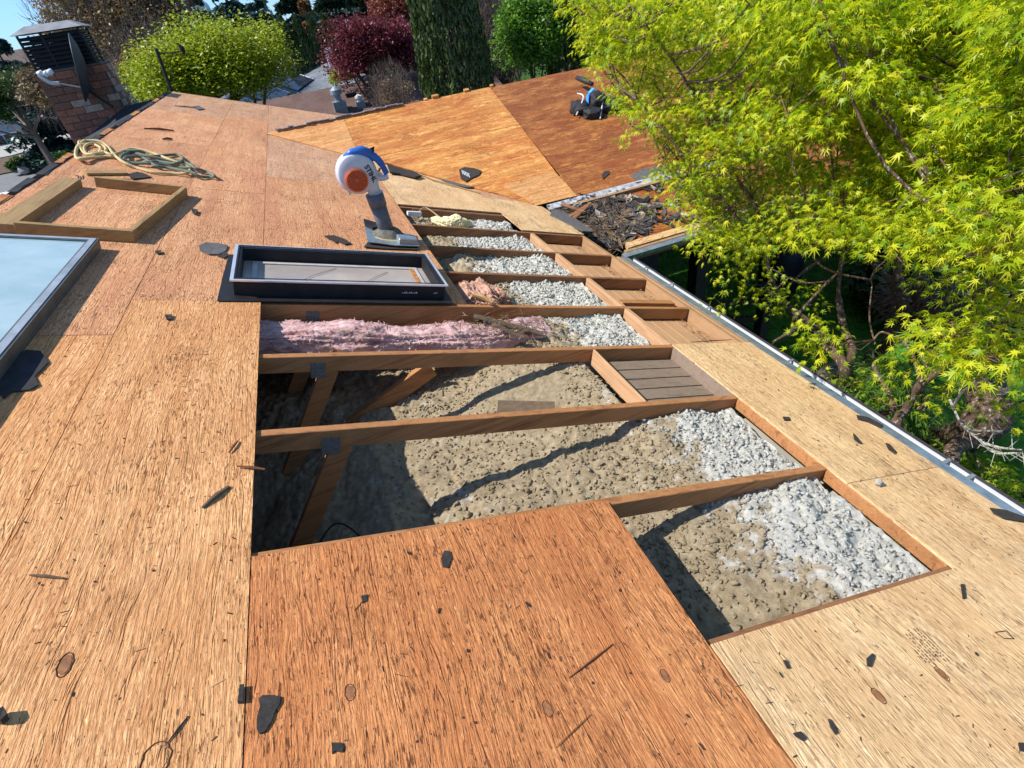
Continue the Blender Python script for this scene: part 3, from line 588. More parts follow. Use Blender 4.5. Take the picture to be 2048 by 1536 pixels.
def lathe(m,o,ax,ay,az,prof,n=24):
    vs=[];k=len(prof)
    for r_,h_ in prof:
        for i in range(n): a=2*math.pi*i/n; vs.append(o+(ax*math.cos(a)+ay*math.sin(a))*r_+az*h_)
    fs=[(j*n+i,j*n+(i+1)%n,(j+1)*n+(i+1)%n,(j+1)*n+i) for j in range(k-1) for i in range(n)]+[tuple(range(n-1,-1,-1)),tuple((k-1)*n+i for i in range(n))]
    return m.add(vs,fs)
lathe(MB(),bc,FM[1],FM[2],FM[3],[(.150,.012),(.145,.028),(.115,.045),(.085,.075),(.066,.085)]).build('rubber_boot',simple('dusty grey rubber',(.13,.12,.10),.8,0,.5,30,.4),t,smooth=True)
lathe(MB(),bc,FM[1],FM[2],FM[3],[(.165,.008),(.170,.020),(.160,.030),(.150,.030)]).build('sealant_ring',simple('yellowed sealant',(.45,.37,.20),.8),t)
t=thing('leaf_blower','white and blue leaf blower with round orange grille standing nozzle down near the curb','leaf blower',bc)
yp=bc.y
def bp(x,y,dy=0): return onplane(x,y,(0,1,0),(0,yp+dy,0))
ax_=(bp(745,395)-bp(778,470)).normalized(); rt_=Vector((0,1,0)).cross(ax_).normalized(); fr=Vector((0,-1,0))
Fb=lambda x,y,dy=0:(bp(x,y,dy),rt_,ax_,fr)
m_bgrey=simple('pale grey plastic',(.56,.57,.62),.4,0,.08,8,.02); m_borange=simple('orange plastic',(.75,.16,.04),.4,0,.1,20,.03); m_bblue=simple('blue plastic',(.03,.14,.50),.35,0,.15,14,.03); m_btube=simple('scuffed dark grey plastic',(.11,.12,.14),.5,0,.25,18,.08)
hc=bp(713,346); R0=.150
lathe(MB(),hc,rt_,ax_,fr,[(R0*.85,-.075),(R0*.97,-.065),(R0,-.045),(R0*1.0,-.012),(R0*1.03,-.010),(R0*1.03,.0),(R0*.995,.002),(R0*.985,.030),(R0*.93,.048),(R0*.86,.053),(R0*.58,.060)],40).build('fan_housing',m_bgrey,t,smooth=True)
gc=bp(711.5,357); g=MB(); lathe(g,gc,rt_,ax_,fr,[(.086,.045),(.086,.070),(.078,.074),(.06,.074)],30)
gr_=g.build('intake_grille',m_borange,t)
gm=MB()
for rr_ in (.018,.032,.046,.060,.072):
    gm.tube([gc+fr*.076+(rt_*math.cos(a)+ax_*math.sin(a))*rr_ for a in [2*math.pi*i/28 for i in range(29)]],.0036,6)
for i in range(10):
    a=2*math.pi*i/10; gm.tube([gc+fr*.075+(rt_*math.cos(a)+ax_*math.sin(a))*.02,gc+fr*.075+(rt_*math.cos(a+.35)+ax_*math.sin(a+.35))*.076],.003,5)
gm.build('grille_ring',simple('dark red orange plastic',(.45,.07,.025),.5),gr_)
# outlet and tube
MB().tube([bp(733,334,.01),bp(738,350,.005),bp(745,372),bp(751,392)],[.054,.054,.050,.048],18).build('outlet_neck',m_bgrey,t,smooth=True)
lathe(MB(),bp(753,388),rt_,fr,ax_,[(.053,-.012),(.055,0),(.053,.014)],20).build('clamp_ring',m_bgrey,t)
MB().tube([bp(748,387),bp(757,412)],[.070,.068],20).build('tube_collar',m_btube,t,smooth=True)
MB().tube([bp(755,408),bp(766,440),bp(777,470)],[.063,.061,.060],20).build('blower_tube',m_btube,t,smooth=True)
MB().tube([bp(775,463),bp(778,474)],[.070,.076],20).build('nozzle_ring',simple('blue grey plastic',(.16,.19,.26),.5),t,smooth=True)
# handle loop and blue engine cover
MB().tube([bp(690,318),bp(705,309),bp(725,305),bp(742,309)],[.026,.038,.040,.030],12,flat=1.5).build('engine_cover',m_bblue,t,smooth=True)
MB().tube(spline([bp(736,309),bp(752,316),bp(764,330),bp(773,347)],5),[.032]*5+[.027]*5+[.022]*6,10).build('handle',m_bblue,t,smooth=True)
MB().tube(spline([bp(776,352),bp(766,356),bp(752,354),bp(745,348)],5),.022,10).build('handle_base',m_bgrey,t,smooth=True)
MB().tube(spline([bp(738,316),bp(742,330),bp(752,342),bp(764,350)],4),.012,8).build('handle_guard',m_bgrey,t,smooth=True)
MB().tube([bp(760,336,.0),bp(757,345,0)],.009,6).build('trigger',m_borange,t)
MB().tube(spline([bp(688,320),bp(694,312),bp(704,306)],4),.006,6).build('starter_hoop',m_alum,t)
MB().add([bp(739,297,-.0),bp(749,292),bp(748,306),bp(742,305),bp(739,297,.02),bp(749,292,.02),bp(748,306,.02),bp(742,305,.02)],[(0,1,2,3),(7,6,5,4),(0,4,5,1),(1,5,6,2),(2,6,7,3),(3,7,4,0)]).build('control_lever',m_black,t)
MB().add([bp(695,380,-.03),bp(706,384,-.03),bp(699,391,-.03),bp(695,380,.03),bp(706,384,.03),bp(699,391,.03)],[(0,1,2),(5,4,3),(0,3,4,1),(1,4,5,2),(2,5,3,0)]).build('foot',m_bgrey,t)
fc=bpy.data.curves.new('lettering','FONT'); fc.body='STIHL'; fc.size=.052; fc.extrude=.0008; fc.align_x='CENTER'; fc.offset=.0012
to=bpy.data.objects.new('tmp',fc); C.objects.link(to); dg=bpy.context.evaluated_depsgraph_get(); me=bpy.data.meshes.new_from_object(to.evaluated_get(dg)); bpy.data.objects.remove(to)
o=link('lettering',me,m_black,t,None)
p0=bp(729,338); rd=(bp(743,357)-bp(730,335)).normalized(); upv=fr.cross(rd)
mt=Matrix((rd,upv,fr)).transposed().to_4x4(); mt.translation=bp(735.5,346)+fr*.062-Vector(t.location); me.transform(mt)
# ================================================================ DISH, MAST, TOOL BAG
def yp_(x,y,Y): return onplane(x,y,(0,1,0),(0,Y,0))
dc=yp_(163,138,11.0); t=thing('satellite_dish','dark satellite dish seen edge on, mounted beside the brick chimney','satellite dish',yp_(228,212,11.0))
nrm=Vector((-.94,-.20,.28)).normalized(); up_=(Vector((.30,0,1))-nrm*nrm.dot(Vector((.30,0,1)))).normalized(); sd_=nrm.cross(up_)
vs=[];n=28
for r_,h_ in [(a*1.26,b*1.26) for a,b in ((0.001,-.06),(.13,-.05),(.27,-.02),(.36,.02),(.385,.035),(.385,.045),(.35,.028),(.26,-.008),(.13,-.038),(.001,-.048))]:
    for i in range(n): a=2*math.pi*i/n; vs.append(dc+(sd_*math.cos(a)*.86+up_*math.sin(a)*.98)*r_+nrm*h_)
MB().add(vs,[(j*n+i,j*n+(i+1)%n,(j+1)*n+(i+1)%n,(j+1)*n+i) for j in range(9) for i in range(n)]).build('reflector',simple('dark grey painted dish',(.035,.04,.045),.5,0,.2,10,.03),t,smooth=True)
m_arm=simple('light grey arm metal',(.55,.55,.56),.35,.3,.1,20,.03)
MB().tube([yp_(170,176,10.95),yp_(140,171,10.85),yp_(118,167,10.7)],.011,8).build('feed_arm',m_arm,t)
MB().tube(spline([yp_(120,167,10.7),yp_(103,166,10.67),yp_(88,158,10.65),yp_(79,149,10.65)],4),.03,8).build('feed_arm',m_arm,t,smooth=True)
for x,y in ((81,147),(92,147),(100,144)):
    MB().tube([yp_(x-3,y+3,10.65),yp_(x+4,y-3,10.65)],[.046,.036],10).build('feed_horn',m_white,t,smooth=True)
MB().tube(spline([yp_(172,150,11.05),yp_(178,178,11.07),yp_(200,197,11.05),yp_(226,213,11.0)],5),.022,8).build('mast',m_black,t,smooth=True)
MB().beam(yp_(168,165,11.03),yp_(180,180,11.05),.09,.09).build('bracket',m_black,t)
t=thing('antenna_mast','thin dark metal mast with a crossarm behind the far roof corner','mast',yp_(343,192,12.3)-Vector((0,0,.3)))
MB().tube([yp_(343,192,12.3)-Vector((0,0,.4)),yp_(312,97,12.3)],.028,8).build('pole',m_black,t)
MB().tube([yp_(314,106,12.3),yp_(340,106,12.3),yp_(362,102,12.3)],.012,6).build('crossarm',m_black,t)
MB().add([yp_(355,86,12.25),yp_(362,96,12.25),yp_(371,100,12.25),yp_(368,112,12.3),yp_(360,98,12.36)],[(0,1,4),(1,2,3),(1,3,4),(0,4,1)]).tube([yp_(355,86,12.3),yp_(364,97,12.3),yp_(370,108,12.3)],[.01,.05,.02],6).build('vane',m_black,t)
x0,s0=xs(1180,232); t=thing('tool_belt','black tool belt with blue strap and pouches lying on the rusty plywood','tool belt',at(FW,x0,s0))
m_tb=simple('black nylon',(.02,.02,.022),.7,0,.3,20,.3); m_tbl=simple('bright blue webbing',(.03,.20,.62),.55,0,.2,20,.2); m_web=simple('pale webbing',(.62,.62,.6),.7)
def blob(f,c,r,mat,name,par,seed=0,rot=0,sub=3,amp=.42,pw=.5):
    bm=bmesh.new(); bmesh.ops.create_icosphere(bm,subdivisions=sub,radius=1); 
    for v in bm.verts:
        d=v.co.copy(); k=1+amp*(mnoise.noise(d*1.7+Vector((seed,seed*2,0)))+.5*mnoise.noise(d*4+Vector((seed,0,3))))
        q=Vector([math.copysign(abs(a)**pw,a) for a in d])*k; x=q.x*r[0];y=q.y*r[1]; xr,yr=x*math.cos(rot)-y*math.sin(rot),x*math.sin(rot)+y*math.cos(rot)
        v.co=at(f,c[0]+xr,c[1]+yr,max(0.001,c[2]+q.z*r[2]))-WL[par.name] if par else at(f,c[0]+xr,c[1]+yr,c[2]+q.z*r[2])
    me=bpy.data.meshes.new(name); bm.to_mesh(me); bm.free()
    for p in me.polygons: p.use_smooth=True
    return link(name,me,mat,par,None if par else (0,0,0))
blob(FW,(*xs(1163,222),.05),(.15,.13,.07),m_tb,'pouch',t,1,.4); blob(FW,(*xs(1193,215),.09),(.12,.15,.10),m_tb,'pouch',t,2,.2); blob(FW,(*xs(1185,232),.04),(.13,.09,.06),m_tb,'pouch',t,3,.1)
blob(FW,(*xs(1222,218),.05),(.22,.12,.07),m_tb,'pouch',t,5,.1)
a=[at(FW,*xs(1172,222),.09),at(FW,*xs(1174,210),.15),at(FW,*xs(1184,203),.17),at(FW,*xs(1191,214),.14)]
MB().tube(spline(a,6),.035,8,flat=.35).build('strap',m_tbl,t)
MB().beam(at(FW,*xs(1176,210),.175),at(FW,*xs(1184,203),.19),.05,.012,(0,0,1)).build('buckle',simple('light blue plastic',(.10,.40,.80),.4),t)
MB().tube([at(FW,*xs(1182,193),.18),at(FW,*xs(1165,182),.16),at(FW,*xs(1153,172),.12)],[.03,.042,.034],10).build('tool_handle',simple('dark rubber grip',(.03,.028,.03),.6,0,.3,30,.3),t,smooth=True)
MB().tube(spline([at(FW,*xs(1199,226),.05),at(FW,*xs(1203,214),.11),at(FW,*xs(1213,206),.11),at(FW,*xs(1225,200),.06)],6),.012,6).build('loop',m_web,t)
MB().tube(spline([at(FW,*xs(1153,206),.14),at(FW,*xs(1165,215),.15),at(FW,*xs(1152,236),.04)],6),.010,6).build('loop',m_web,t)
MB().tube(spline([at(FW,*xs(1200,240),.02),at(FW,*xs(1204,222),.14),at(FW,*xs(1212,222),.02)],6),.009,6).build('loop',m_web,t)
# ================================================================ SCRAPS AND DEBRIS
scrap([(1515/2.926,1100+880/2.926),(1535/2.926,1100+857/2.926),(1600/2.926,1100+855/2.926),(1642/2.926,1100+865/2.926),(1640/2.926,1100+900/2.926),(1605/2.926,1100+960/2.926),(1590/2.926,1100+1010/2.926),(1550/2.926,1100+1070/2.926),(1520/2.926,1100+1080/2.926),(1502/2.926,1100+1050/2.926),(1505/2.926,1100+980/2.926),(1522/2.926,1100+920/2.926)],m_shing,'shingle_scrap','large tapering black shingle scrap on the reddish plywood panel nearest the camera','shingle scrap',.005)
scrap([(663,1487),(683,1487),(687,1497),(684,1506),(670,1503),(664,1509)],m_shing,'shingle_scrap','small square black scrap at the very bottom of the reddish panel','shingle scrap',.004)
scrap([(888,1103),(900,1104),(903,1118),(896,1137),(885,1135),(882,1118)],m_shing,'shingle_scrap','black five sided scrap near the far edge of the reddish panel','shingle scrap',.004)
scrap([(722,1193),(735,1190),(733,1203),(725,1207)],m_shing,'shingle_scrap','tiny black scrap in the upper middle of the reddish panel','shingle scrap',.003)
scrap([(398,493),(412,487),(440,489),(456,493),(452,503),(438,511),(418,511),(400,503)],m_shing2,'shingle_scrap','rounded grey shingle tab touching the left corner of the skylight curb','shingle scrap',.005,curl=.03)
scrap([(430,509),(450,505),(458,512),(448,518),(436,514)],m_shing,'shingle_scrap','small torn scrap just under the rounded shingle tab','shingle scrap',.004,curl=.05)
scrap([(648,474),(668,473),(690,480),(702,489),(690,491),(676,484),(672,488),(664,482),(656,479)],m_shing,'shingle_scrap','long ragged black scrap between the curb and the blower','shingle scrap',.005,curl=.05)
scrap([(258,350),(275,346),(292,350),(303,356),(285,358),(262,361)],m_shing,'shingle_scrap','dark shingle piece beside the plank behind the wooden frame','shingle scrap',.005,curl=.05)
scrap([(385,214),(398,213),(410,219),(396,221)],m_shing2,'shingle_scrap','small grey scrap near the far end of the main roof','shingle scrap',.006,curl=.03)
scrap([(0,790),(0,765),(25,715),(55,703),(82,705),(97,727),(70,755),(78,772),(60,782),(24,786),(10,800)],m_felt,'felt_scrap','large torn sheet of black felt under the corner of the blue glass skylight','roofing felt',.004,curl=.02)
scrap([(12,487),(45,484),(55,490),(30,495)],m_shing,'shingle_scrap','flat black scrap behind the top edge of the blue glass skylight','shingle scrap',.004)
scrap([(0,1430),(14,1425),(20,1440),(8,1452),(0,1450)],m_shing,'shingle_scrap','pointed black scrap at the bottom left corner of the photo','shingle scrap',.02,curl=.2)
scrap([(480,1375),(489,1374),(487,1408),(476,1408)],m_shing,'shingle_scrap','narrow black scrap standing in the seam left of the reddish panel','shingle scrap',.012)
scrap([(383,421),(396,423),(392,432),(386,429)],m_shing,'shingle_scrap','little curled black scrap right of the wooden frame','shingle scrap',.01,curl=.1)
scrap([(310,505),(322,503),(325,509),(315,510)],m_shing,'shingle_scrap','little dark scrap between the wooden frame and the blue skylight','shingle scrap',.006,curl=.1)
scrap([(330,633),(345,632),(343,641),(334,642)],m_shing,'shingle_scrap','dark scrap on the open deck left of the skylight curb corner','shingle scrap',.006,curl=.1)
scrap([(868,352),(905,350),(950,362),(965,376),(935,378),(905,373),(885,363)],m_shing2,'shingle_scrap','dusty dark shingle strip lying in the valley beside the golden plywood','shingle scrap',.006,'m',.02,.008)
w1=scrap([(918,342),(930,337),(948,339),(963,344),(958,352),(945,358),(932,366),(922,360)],m_shing,'shingle_scrap','torn black underlayment piece with white lettering in the valley','underlayment scrap',.006,'w',.03,.012)
lm=MB()
for i in range(5):
    a,b=xs(924+i*3.2,345+i*1.6); c,d=xs(927+i*3.2,353+i*1.6); lm.beam(at(FW,a,b,.032),at(FW,c,d,.032),.008,.001)
    a2,b2=xs(924+i*3.2+3,346+i*1.6); lm.beam(at(FW,a,b,.0325),at(FW,a2,b2,.0325),.007,.001)
lm.build('lettering',m_white,w1)
scrap([(773,333),(800,342),(826,347),(843,357),(830,360),(800,352),(780,350)],m_shing,'shingle_scrap','long black crumpled strip running from the blower handle into the valley','shingle scrap',.02,'m',.06,.004)
tag(MB().tube([at(FM,*uv(836,350),.02),at(FM,*uv(870,364),.02),at(FM,*uv(960,388),.01)],.008,5).build('valley_strip',m_curbw),'thin splintered wood strip lying along the valley right of the blower','wood strip')
scrap([(1203,352),(1209,344),(1218,343),(1218,349),(1210,356),(1206,359)],m_shing,'shingle_scrap','small black curl of shingle on the rusty plywood above the flashing','shingle scrap',.008,'w',.05,.001)
scrap([(1260,352),(1285,338),(1330,330),(1345,343),(1310,360),(1275,362)],m_shing2,'shingle_patch','thin grey patch of old shingle on the rusty plywood by the maple','shingle scrap',.003,'w',0,.0005)
for pts,lab in (([(1732,1318),(1742,1309),(1748,1312),(1740,1335),(1733,1333)],'brown black chip lying alone on the pale plywood in the lower right'),
                ([(1920,1170),(1927,1171),(1930,1198),(1924,1199)],'narrow upright dark sliver right of the corner of the nearest open bay'),
                ([(1978,1018),(2010,1022),(2047,1036),(2047,1046),(2010,1040),(1985,1028)],'big black shingle flake at the eave on the right edge'),
                ([(1770,888),(1778,890),(1792,905),(1789,909),(1776,900)],'dark jagged flake on the pale eave band, the larger of the pair'),
                ([(1705,868),(1712,874),(1724,889),(1716,887),(1708,880)],'thin dark flake on the pale eave band, left of the larger one'),
                ([(1565,835),(1578,836),(1580,842),(1568,842)],'round black flake on the far half of the eave band beside the gutter'),
                ([(1712,832),(1735,836),(1765,852),(1760,857),(1735,845),(1715,840)],'black shingle strip hanging over the edge towards the gutter'),
                ([(1565,1322),(1572,1323),(1579,1338),(1573,1338)],'small black flake near a knot in the pale plywood'),
                ([(2035,1487),(2048,1488),(2048,1505),(2038,1502)],'black chip at the bottom right corner of the photo'),
                ([(1655,1440),(1660,1441),(1674,1467),(1669,1470),(1660,1455)],'long thin black flake in the lower middle of the pale plywood'),
                ([(1585,1468),(1600,1465),(1612,1478),(1605,1483),(1590,1474)],'black hooked flake near the bottom edge beside the reddish panel')):
    scrap(pts,m_shing,'shingle_scrap',lab,'shingle scrap',.005,'m',.04)
sp1=tag(blob(FM,(*uv(1755,970),.015),(.018,.014,.014),m_ins,'insulation_tuft',None,8,0,3,.6,1),'single white tuft of insulation on the pale eave band','insulation tuft')
def stick(p,q,r,mat,label,h=.002,f='m',cat='splinter',name='wood_splinter'):
    FF,fn=(FM,uv) if f=='m' else (FW,xs); a,b=at(FF,*fn(*p),h),at(FF,*fn(*q),h); mid=(a+b)/2+FF[3]*r*.6
    return tag(MB().tube([a,mid,b],[r*.5,r,r*.6],5,flat=1.3).build(name,mat),label,cat)
m_spl=simple('dark red splinter wood',(.20,.07,.03),.8,0,.3,30,.2); m_spl2=simple('grey brown splinter wood',(.14,.095,.06),.8,0,.3,30,.2)
stick((1138,1356),(1225,1289),.003,m_spl,'long reddish splinter lying across the reddish panel')
stick((336,1486),(377,1433),.002,m_felt,'thin black sliver near the bottom left edge of the deck')
stick((405,1017),(458,975),.007,m_spl2,'chunky brown splinter left of the open bays',.004)
stick((474,936),(530,942),.005,m_spl,'thin splinter poking over the left edge of the open bays',.008)
stick((458,908),(476,884),.004,m_spl,'short splinter just above the one poking over the bay edge',.006)
stick((288,259),(348,263),.012,m_spl,'dark stick lying across the far deck above the ropes',.012)
stick((350,213),(392,217),.008,m_spl2,'thin stick touching the small grey scrap at the far end',.01)
stick((325,280),(345,280),.012,m_spl2,'short dark chunk right of the far stick above the ropes',.01)
stick((60,1152),(128,1158),.004,m_spl2,'long pale grey shaving on the bare deck at the left edge',.004)
stick((1380,686),(1462,681),.004,m_spl2,'dark splinter on the joint at the end of the soffit boards',.006)
stick((1365,553),(1440,573),.006,m_black,'thin black strip lying beside the gutter near the porch',.02) if False else None
stick((1168,400),(1110,425),.022,m_dark,'broken dark brown lath on top of the shingle heap',.05,'w') if False else None
stick((1110,1497),(1180,1430),.0012,m_spl,'hair thin splinter near the bottom of the reddish panel',.004)
stick((945,594),(985,612),.018,m_curbw,'grey lath bridging the rafter next to the pink batt',.02,cat='lath',name='lath')
tag(MB().beam((1.02,1.55,-.56),(1.30,1.43,-.60),.10,.02).build('bark_board',m_spl2),'dark broken board half buried in the insulation between the middle rafters','broken board')
tag(MB().beam((.05,.98,-.62),(.30,.98,-.60),.05,.02).build('wood_offcut',simple('orange brown offcut',(.36,.10,.03),.7)),'orange brown offcut lying on the shaded insulation','offcut')
tag(MB().beam(at(FM,1.28,4.70,-.03),at(FM,1.42,4.72,-.03),.045,.045).build('white_connector',m_white),'small white box fitting in the farthest open bay','fitting')
tag(MB().tube(spline([at(FM,1.40,4.74,-.02),at(FM,1.48,4.80,.02),at(FM,1.6,4.66,-.03),at(FM,1.66,4.6,-.06)],6),.006,6).build('cable',simple('tan cable',(.5,.36,.2),.6)),'tan cable curling from the white fitting to the yellow foam','cable')
tag(MB().tube(spline([Vector((-.05,1.0,-.60)),Vector((.12,1.12,-.52)),Vector((.24,.95,-.55)),Vector((.26,.80,-.60))],8),.004,6).build('cable',m_black),'thin black wire looping in the shadow at the left of the big bay','cable')
# ink stamp on the pale sheet (illegible rows of small print), pencil marks, nails: marks belonging to the sheet
st=MB(); o0=Vector((*uv(1838,1255),0)); o1=Vector((*uv(1903,1320),0)); du=(o1-o0); L=du.length; du.normalize(); dn=Vector((-du.y,du.x,0)); rs_=random.Random(5)
if dn.x>0: dn=-dn
for r in range(9):
    x=0 if r%3 else .01
    while x<L*(1 if r<7 else .35)+ (0 if r<7 else 0):
        l=rs_.uniform(.004,.013) if r else rs_.uniform(.03,.06); th=.0035 if r else .002
        if r in (3,5) and rs_.random()<.4: x+=l; continue
        xx=x+(L*.55 if r>=7 else 0)
        a=o0+du*xx+dn*(r*.0125); b=a+du*l
        q=[a,b,b+dn*th,a+dn*th]; st.add([at(FM,p.x,p.y,h) for h in (.0006,.0014) for p in q],[(3,2,1,0),(4,5,6,7),(0,1,5,4),(1,2,6,5),(2,3,7,6),(3,0,4,7)]); x+=l+rs_.uniform(.003,.006)
st.build('ink_stamp',simple('faded black ink',(.07,.055,.045),.9),house)
st=MB()
for (a,b) in (((150,351),(156,351)),((156,351),(157,358)),((161,353),(162,359)),((166,351),(167,358)),((161,358),(167,358))):
    st.beam(at(FM,*uv(*a),.001),at(FM,*uv(*b),.001),.008,.001,FM[3])
st.build('pencil_mark',m_felt,house)
st=MB()
for (a,b) in (((1990,1265),(2012,1262)),((2012,1262),(2028,1278)),((2028,1278),(2008,1277)),((2008,1277),(1990,1265))): st.beam(at(FM,*uv(*a),.001),at(FM,*uv(*b),.001),.003,.001,FM[3])
st.build('pencil_mark',m_felt,house)
# knots, a pencilled ring and nail rows on the near sheets
kn=simple('dark knot wood',(.28,.12,.05),.8,0,.4,60,.3); kr=simple('knot rim',(.10,.04,.02),.9)
for (px,py,a,b) in ((312,1519,.026,.034),(1757,1392,.013,.022),(1884,1348,.012,.022),(700,1385,.012,.02),(1330,1352,.010,.018),(1095,1418,.011,.02),(130,1330,.014,.03)):
    cu=uv(px,py); ko=MB().poly(FM,[(cu[0]+a*.8*math.cos(6.283*i/16),cu[1]+b*.8*math.sin(6.283*i/16)) for i in range(16)],.0004,.0011).build('knot',kn if px!=312 else m_nearply,house)
    MB().tube([at(FM,cu[0]+a*math.cos(6.283*i/24)*(1+.08*math.sin(i*2.1)),cu[1]+b*math.sin(6.283*i/24),.0008) for i in range(25)],.0013,4,cap=False).build('knot_ring',kr,ko,recalc=False)
nl=MB(); rn=random.Random(17); hol=lambda u,v:(-.01<u<1.235 and .6<v<2.47) or (1.21<u<2.46 and -.015<v<4.9) or (2.43<u<3.1 and 1.82<v<4.32)
for n_ in range(-4,14):
    u=-1.55
    while u<3.08:
        u+=rn.uniform(.10,.24); v=n_*.61+rn.uniform(-.014,.014)
        if hol(u,v) or (v>5 and u>1.0): continue
        r=rn.uniform(.0022,.004); nl.poly(FM,[(u+r*math.cos(1.047*i),v+r*math.sin(1.047*i)) for i in range(6)],.0012,.0026)
no=nl.build('nail_heads',simple('rusty nail heads',(.05,.035,.03),.7),house); no['kind']='stuff'
# crumbs: individual little scraps sharing one label, and countless finer bits
crm=[]
for k in range(4):
    n_=rs_.randint(4,6); pts=[(math.cos(6.28*i/n_)*rs_.uniform(.5,1),math.sin(6.28*i/n_)*rs_.uniform(.25,.6)) for i in range(n_)]
    crm.append(pts)
cm=[]
for k,pts in enumerate(crm):
    o=MB().poly(F0,[(a*.014,b*.014) for a,b in pts],0,.003,.12).build('shingle_crumb',m_shing,None,(0,0,0)); cm.append(o.data); bpy.data.objects.remove(o)
holes=lambda u,v:(0<u<1.25 and .58<v<2.5) or (1.2<u<2.5 and -.03<v<4.95) or (2.4<u<3.1 and 1.8<v<4.35) or (1.2<u<1.3 and 2<v<5)
bc_=0
while bc_<70:
    u_=rs_.uniform(-1.5,3.05); v_=-.35+8.5*rs_.random()**1.9
    if holes(u_,v_) or (u_<-.8 and 1.1<v_<5) or (-.3<u_<1.2 and 2.3<v_<3.5) or (v_>5 and u_>1.2): continue
    o=bpy.data.objects.new('shingle_crumb',cm[bc_%4]); C.objects.link(o); k=rs_.uniform(.25,.8); o.location=at(FM,u_,v_,.001); o.rotation_euler=(0,P,0); o.rotation_euler.rotate_axis('Z',rs_.uniform(1.0,2.1)); o.scale=(k*rs_.uniform(.8,1.6),k*rs_.uniform(.5,1),1)
    tag(o,'small dark crumb of torn shingle loose on the bare plywood deck','shingle crumb','shingle crumbs strewn over the plywood'); bc_+=1
m_bits=NM('fine roof debris',.9,.1); g_=m_bits.n('NewGeometry'); m_bits.color(m_bits.ramp(g_.outputs['Random Per Island'],[(0,(.03,.025,.022)),(.55,(.07,.045,.03)),(.75,(.2,.1,.05)),(1,(.6,.45,.25))]))
n=4200; U_=rng.uniform(-1.55,3.05,n); V_=-.5+11*rng.random(n)**1.7
kp=np.array([not(holes(a,b) or (a<-.85 and 1.2<b<3.3) or (-.25<a<1.15 and 2.4<b<3.45) or (b>5.2 and a>(8.34-b)*.95) or (b>8.3 and a>0)) for a,b in zip(U_,V_)]); U_=U_[kp];V_=V_[kp];n=len(U_)
tvb=np.array([(-.5,-.5,0),(.5,-.4,0),(.45,.5,0),(-.4,.4,0),(0,0,.25)]); tfb=np.array([(0,1,4),(1,2,4),(2,3,4),(3,0,4)])
R_=rotmats(n,.12); R_=np.array([[FM[1].x,FM[2].x,FM[3].x],[FM[1].y,FM[2].y,FM[3].y],[FM[1].z,FM[2].z,FM[3].z]])@R_
asp=np.stack([rng.uniform(.4,3.2,n)**1.0,np.ones(n)*.7,np.ones(n)],1); tvn=tvb[None]*asp[:,None,:]; szs=rng.uniform(.0018,.006,n)
pos=np.stack([U_*cp+.0012*sp,V_,-U_*sp+.0012*cp],1); v=np.einsum('nij,nkj->nki',R_,tvn)*szs[:,None,None]+pos[:,None]
f=(tfb[None]+(np.arange(n)*5)[:,None,None]).reshape(-1,3)
tag(fast('roof_grit',v.reshape(-1,3),f,m_bits.m),'fine dark grit and tiny wood chips sprinkled over the plywood','debris',None,'stuff')
# long thin shavings
n=900; U_=rng.uniform(-1.5,3.05,n); V_=-.5+9*rng.random(n)**1.6
kp=np.array([not(holes(a,b) or (a<-.85 and 1.2<b<3.3) or (-.25<a<1.15 and 2.4<b<3.45) or (b>5.2 and a>(8.34-b)*.95)) for a,b in zip(U_,V_)]); U_=U_[kp];V_=V_[kp];n=len(U_)
R_=np.array([[FM[1].x,FM[2].x,FM[3].x],[FM[1].y,FM[2].y,FM[3].y],[FM[1].z,FM[2].z,FM[3].z]])@rotmats(n,.05)
asp=np.stack([rng.uniform(5,16,n),np.ones(n)*.8,np.ones(n)*2],1); tvn=tvb[None]*asp[:,None,:]; szs=rng.uniform(.0012,.0028,n); pos=np.stack([U_*cp+.0015*sp,V_,-U_*sp+.0015*cp],1)
v=np.einsum('nij,nkj->nki',R_,tvn)*szs[:,None,None]+pos[:,None]; f=(tfb[None]+(np.arange(n)*5)[:,None,None]).reshape(-1,3)
tag(fast('wood_shavings',v.reshape(-1,3),f,m_bits.m),'hair thin wood slivers sprinkled over the plywood','debris',None,'stuff')
# heap of torn shingles on the lower wing roof
def heap(n,cx,cs,rx,rs,hh,mats,name,label,szr=(.04,.14),seed=1):
    r=random.Random(seed); g=MB()
    for k in range(n):
        a=r.uniform(0,6.28); q=r.random()**.6; x=cx+math.cos(a)*rx*q; s_=cs+math.sin(a)*rs*q; z=r.random()*hh*(1-q)+.004
        m_=r.randint(4,6); sz=r.uniform(*szr); ro=r.uniform(0,6.28); pts=[]
        for i in range(m_):
            b=6.28*i/m_; px=math.cos(b)*sz*r.uniform(.5,1.2); py=math.sin(b)*sz*r.uniform(.10,.42); pts.append((px*math.cos(ro)-py*math.sin(ro),px*math.sin(ro)+py*math.cos(ro)))
        tx,ty=r.uniform(-.10,.10),r.uniform(-.10,.10); o=at(FW,x,s_,z-.018+sz*.07); e1=(FW[1]+FW[3]*tx).normalized(); e2=(FW[2]+FW[3]*ty).normalized(); g.poly((o,e1,e2,FW[3]),pts,0,.005,r.uniform(-.1,.3))
    v=np.array([x[:] for x in g.v]); me=bpy.data.meshes.new(name); me.from_pydata([tuple(x) for x in v],[],g.f); me.update(); return tag(link(name,me,mats,None,(0,0,0)),label,'shingle debris',None,'stuff')
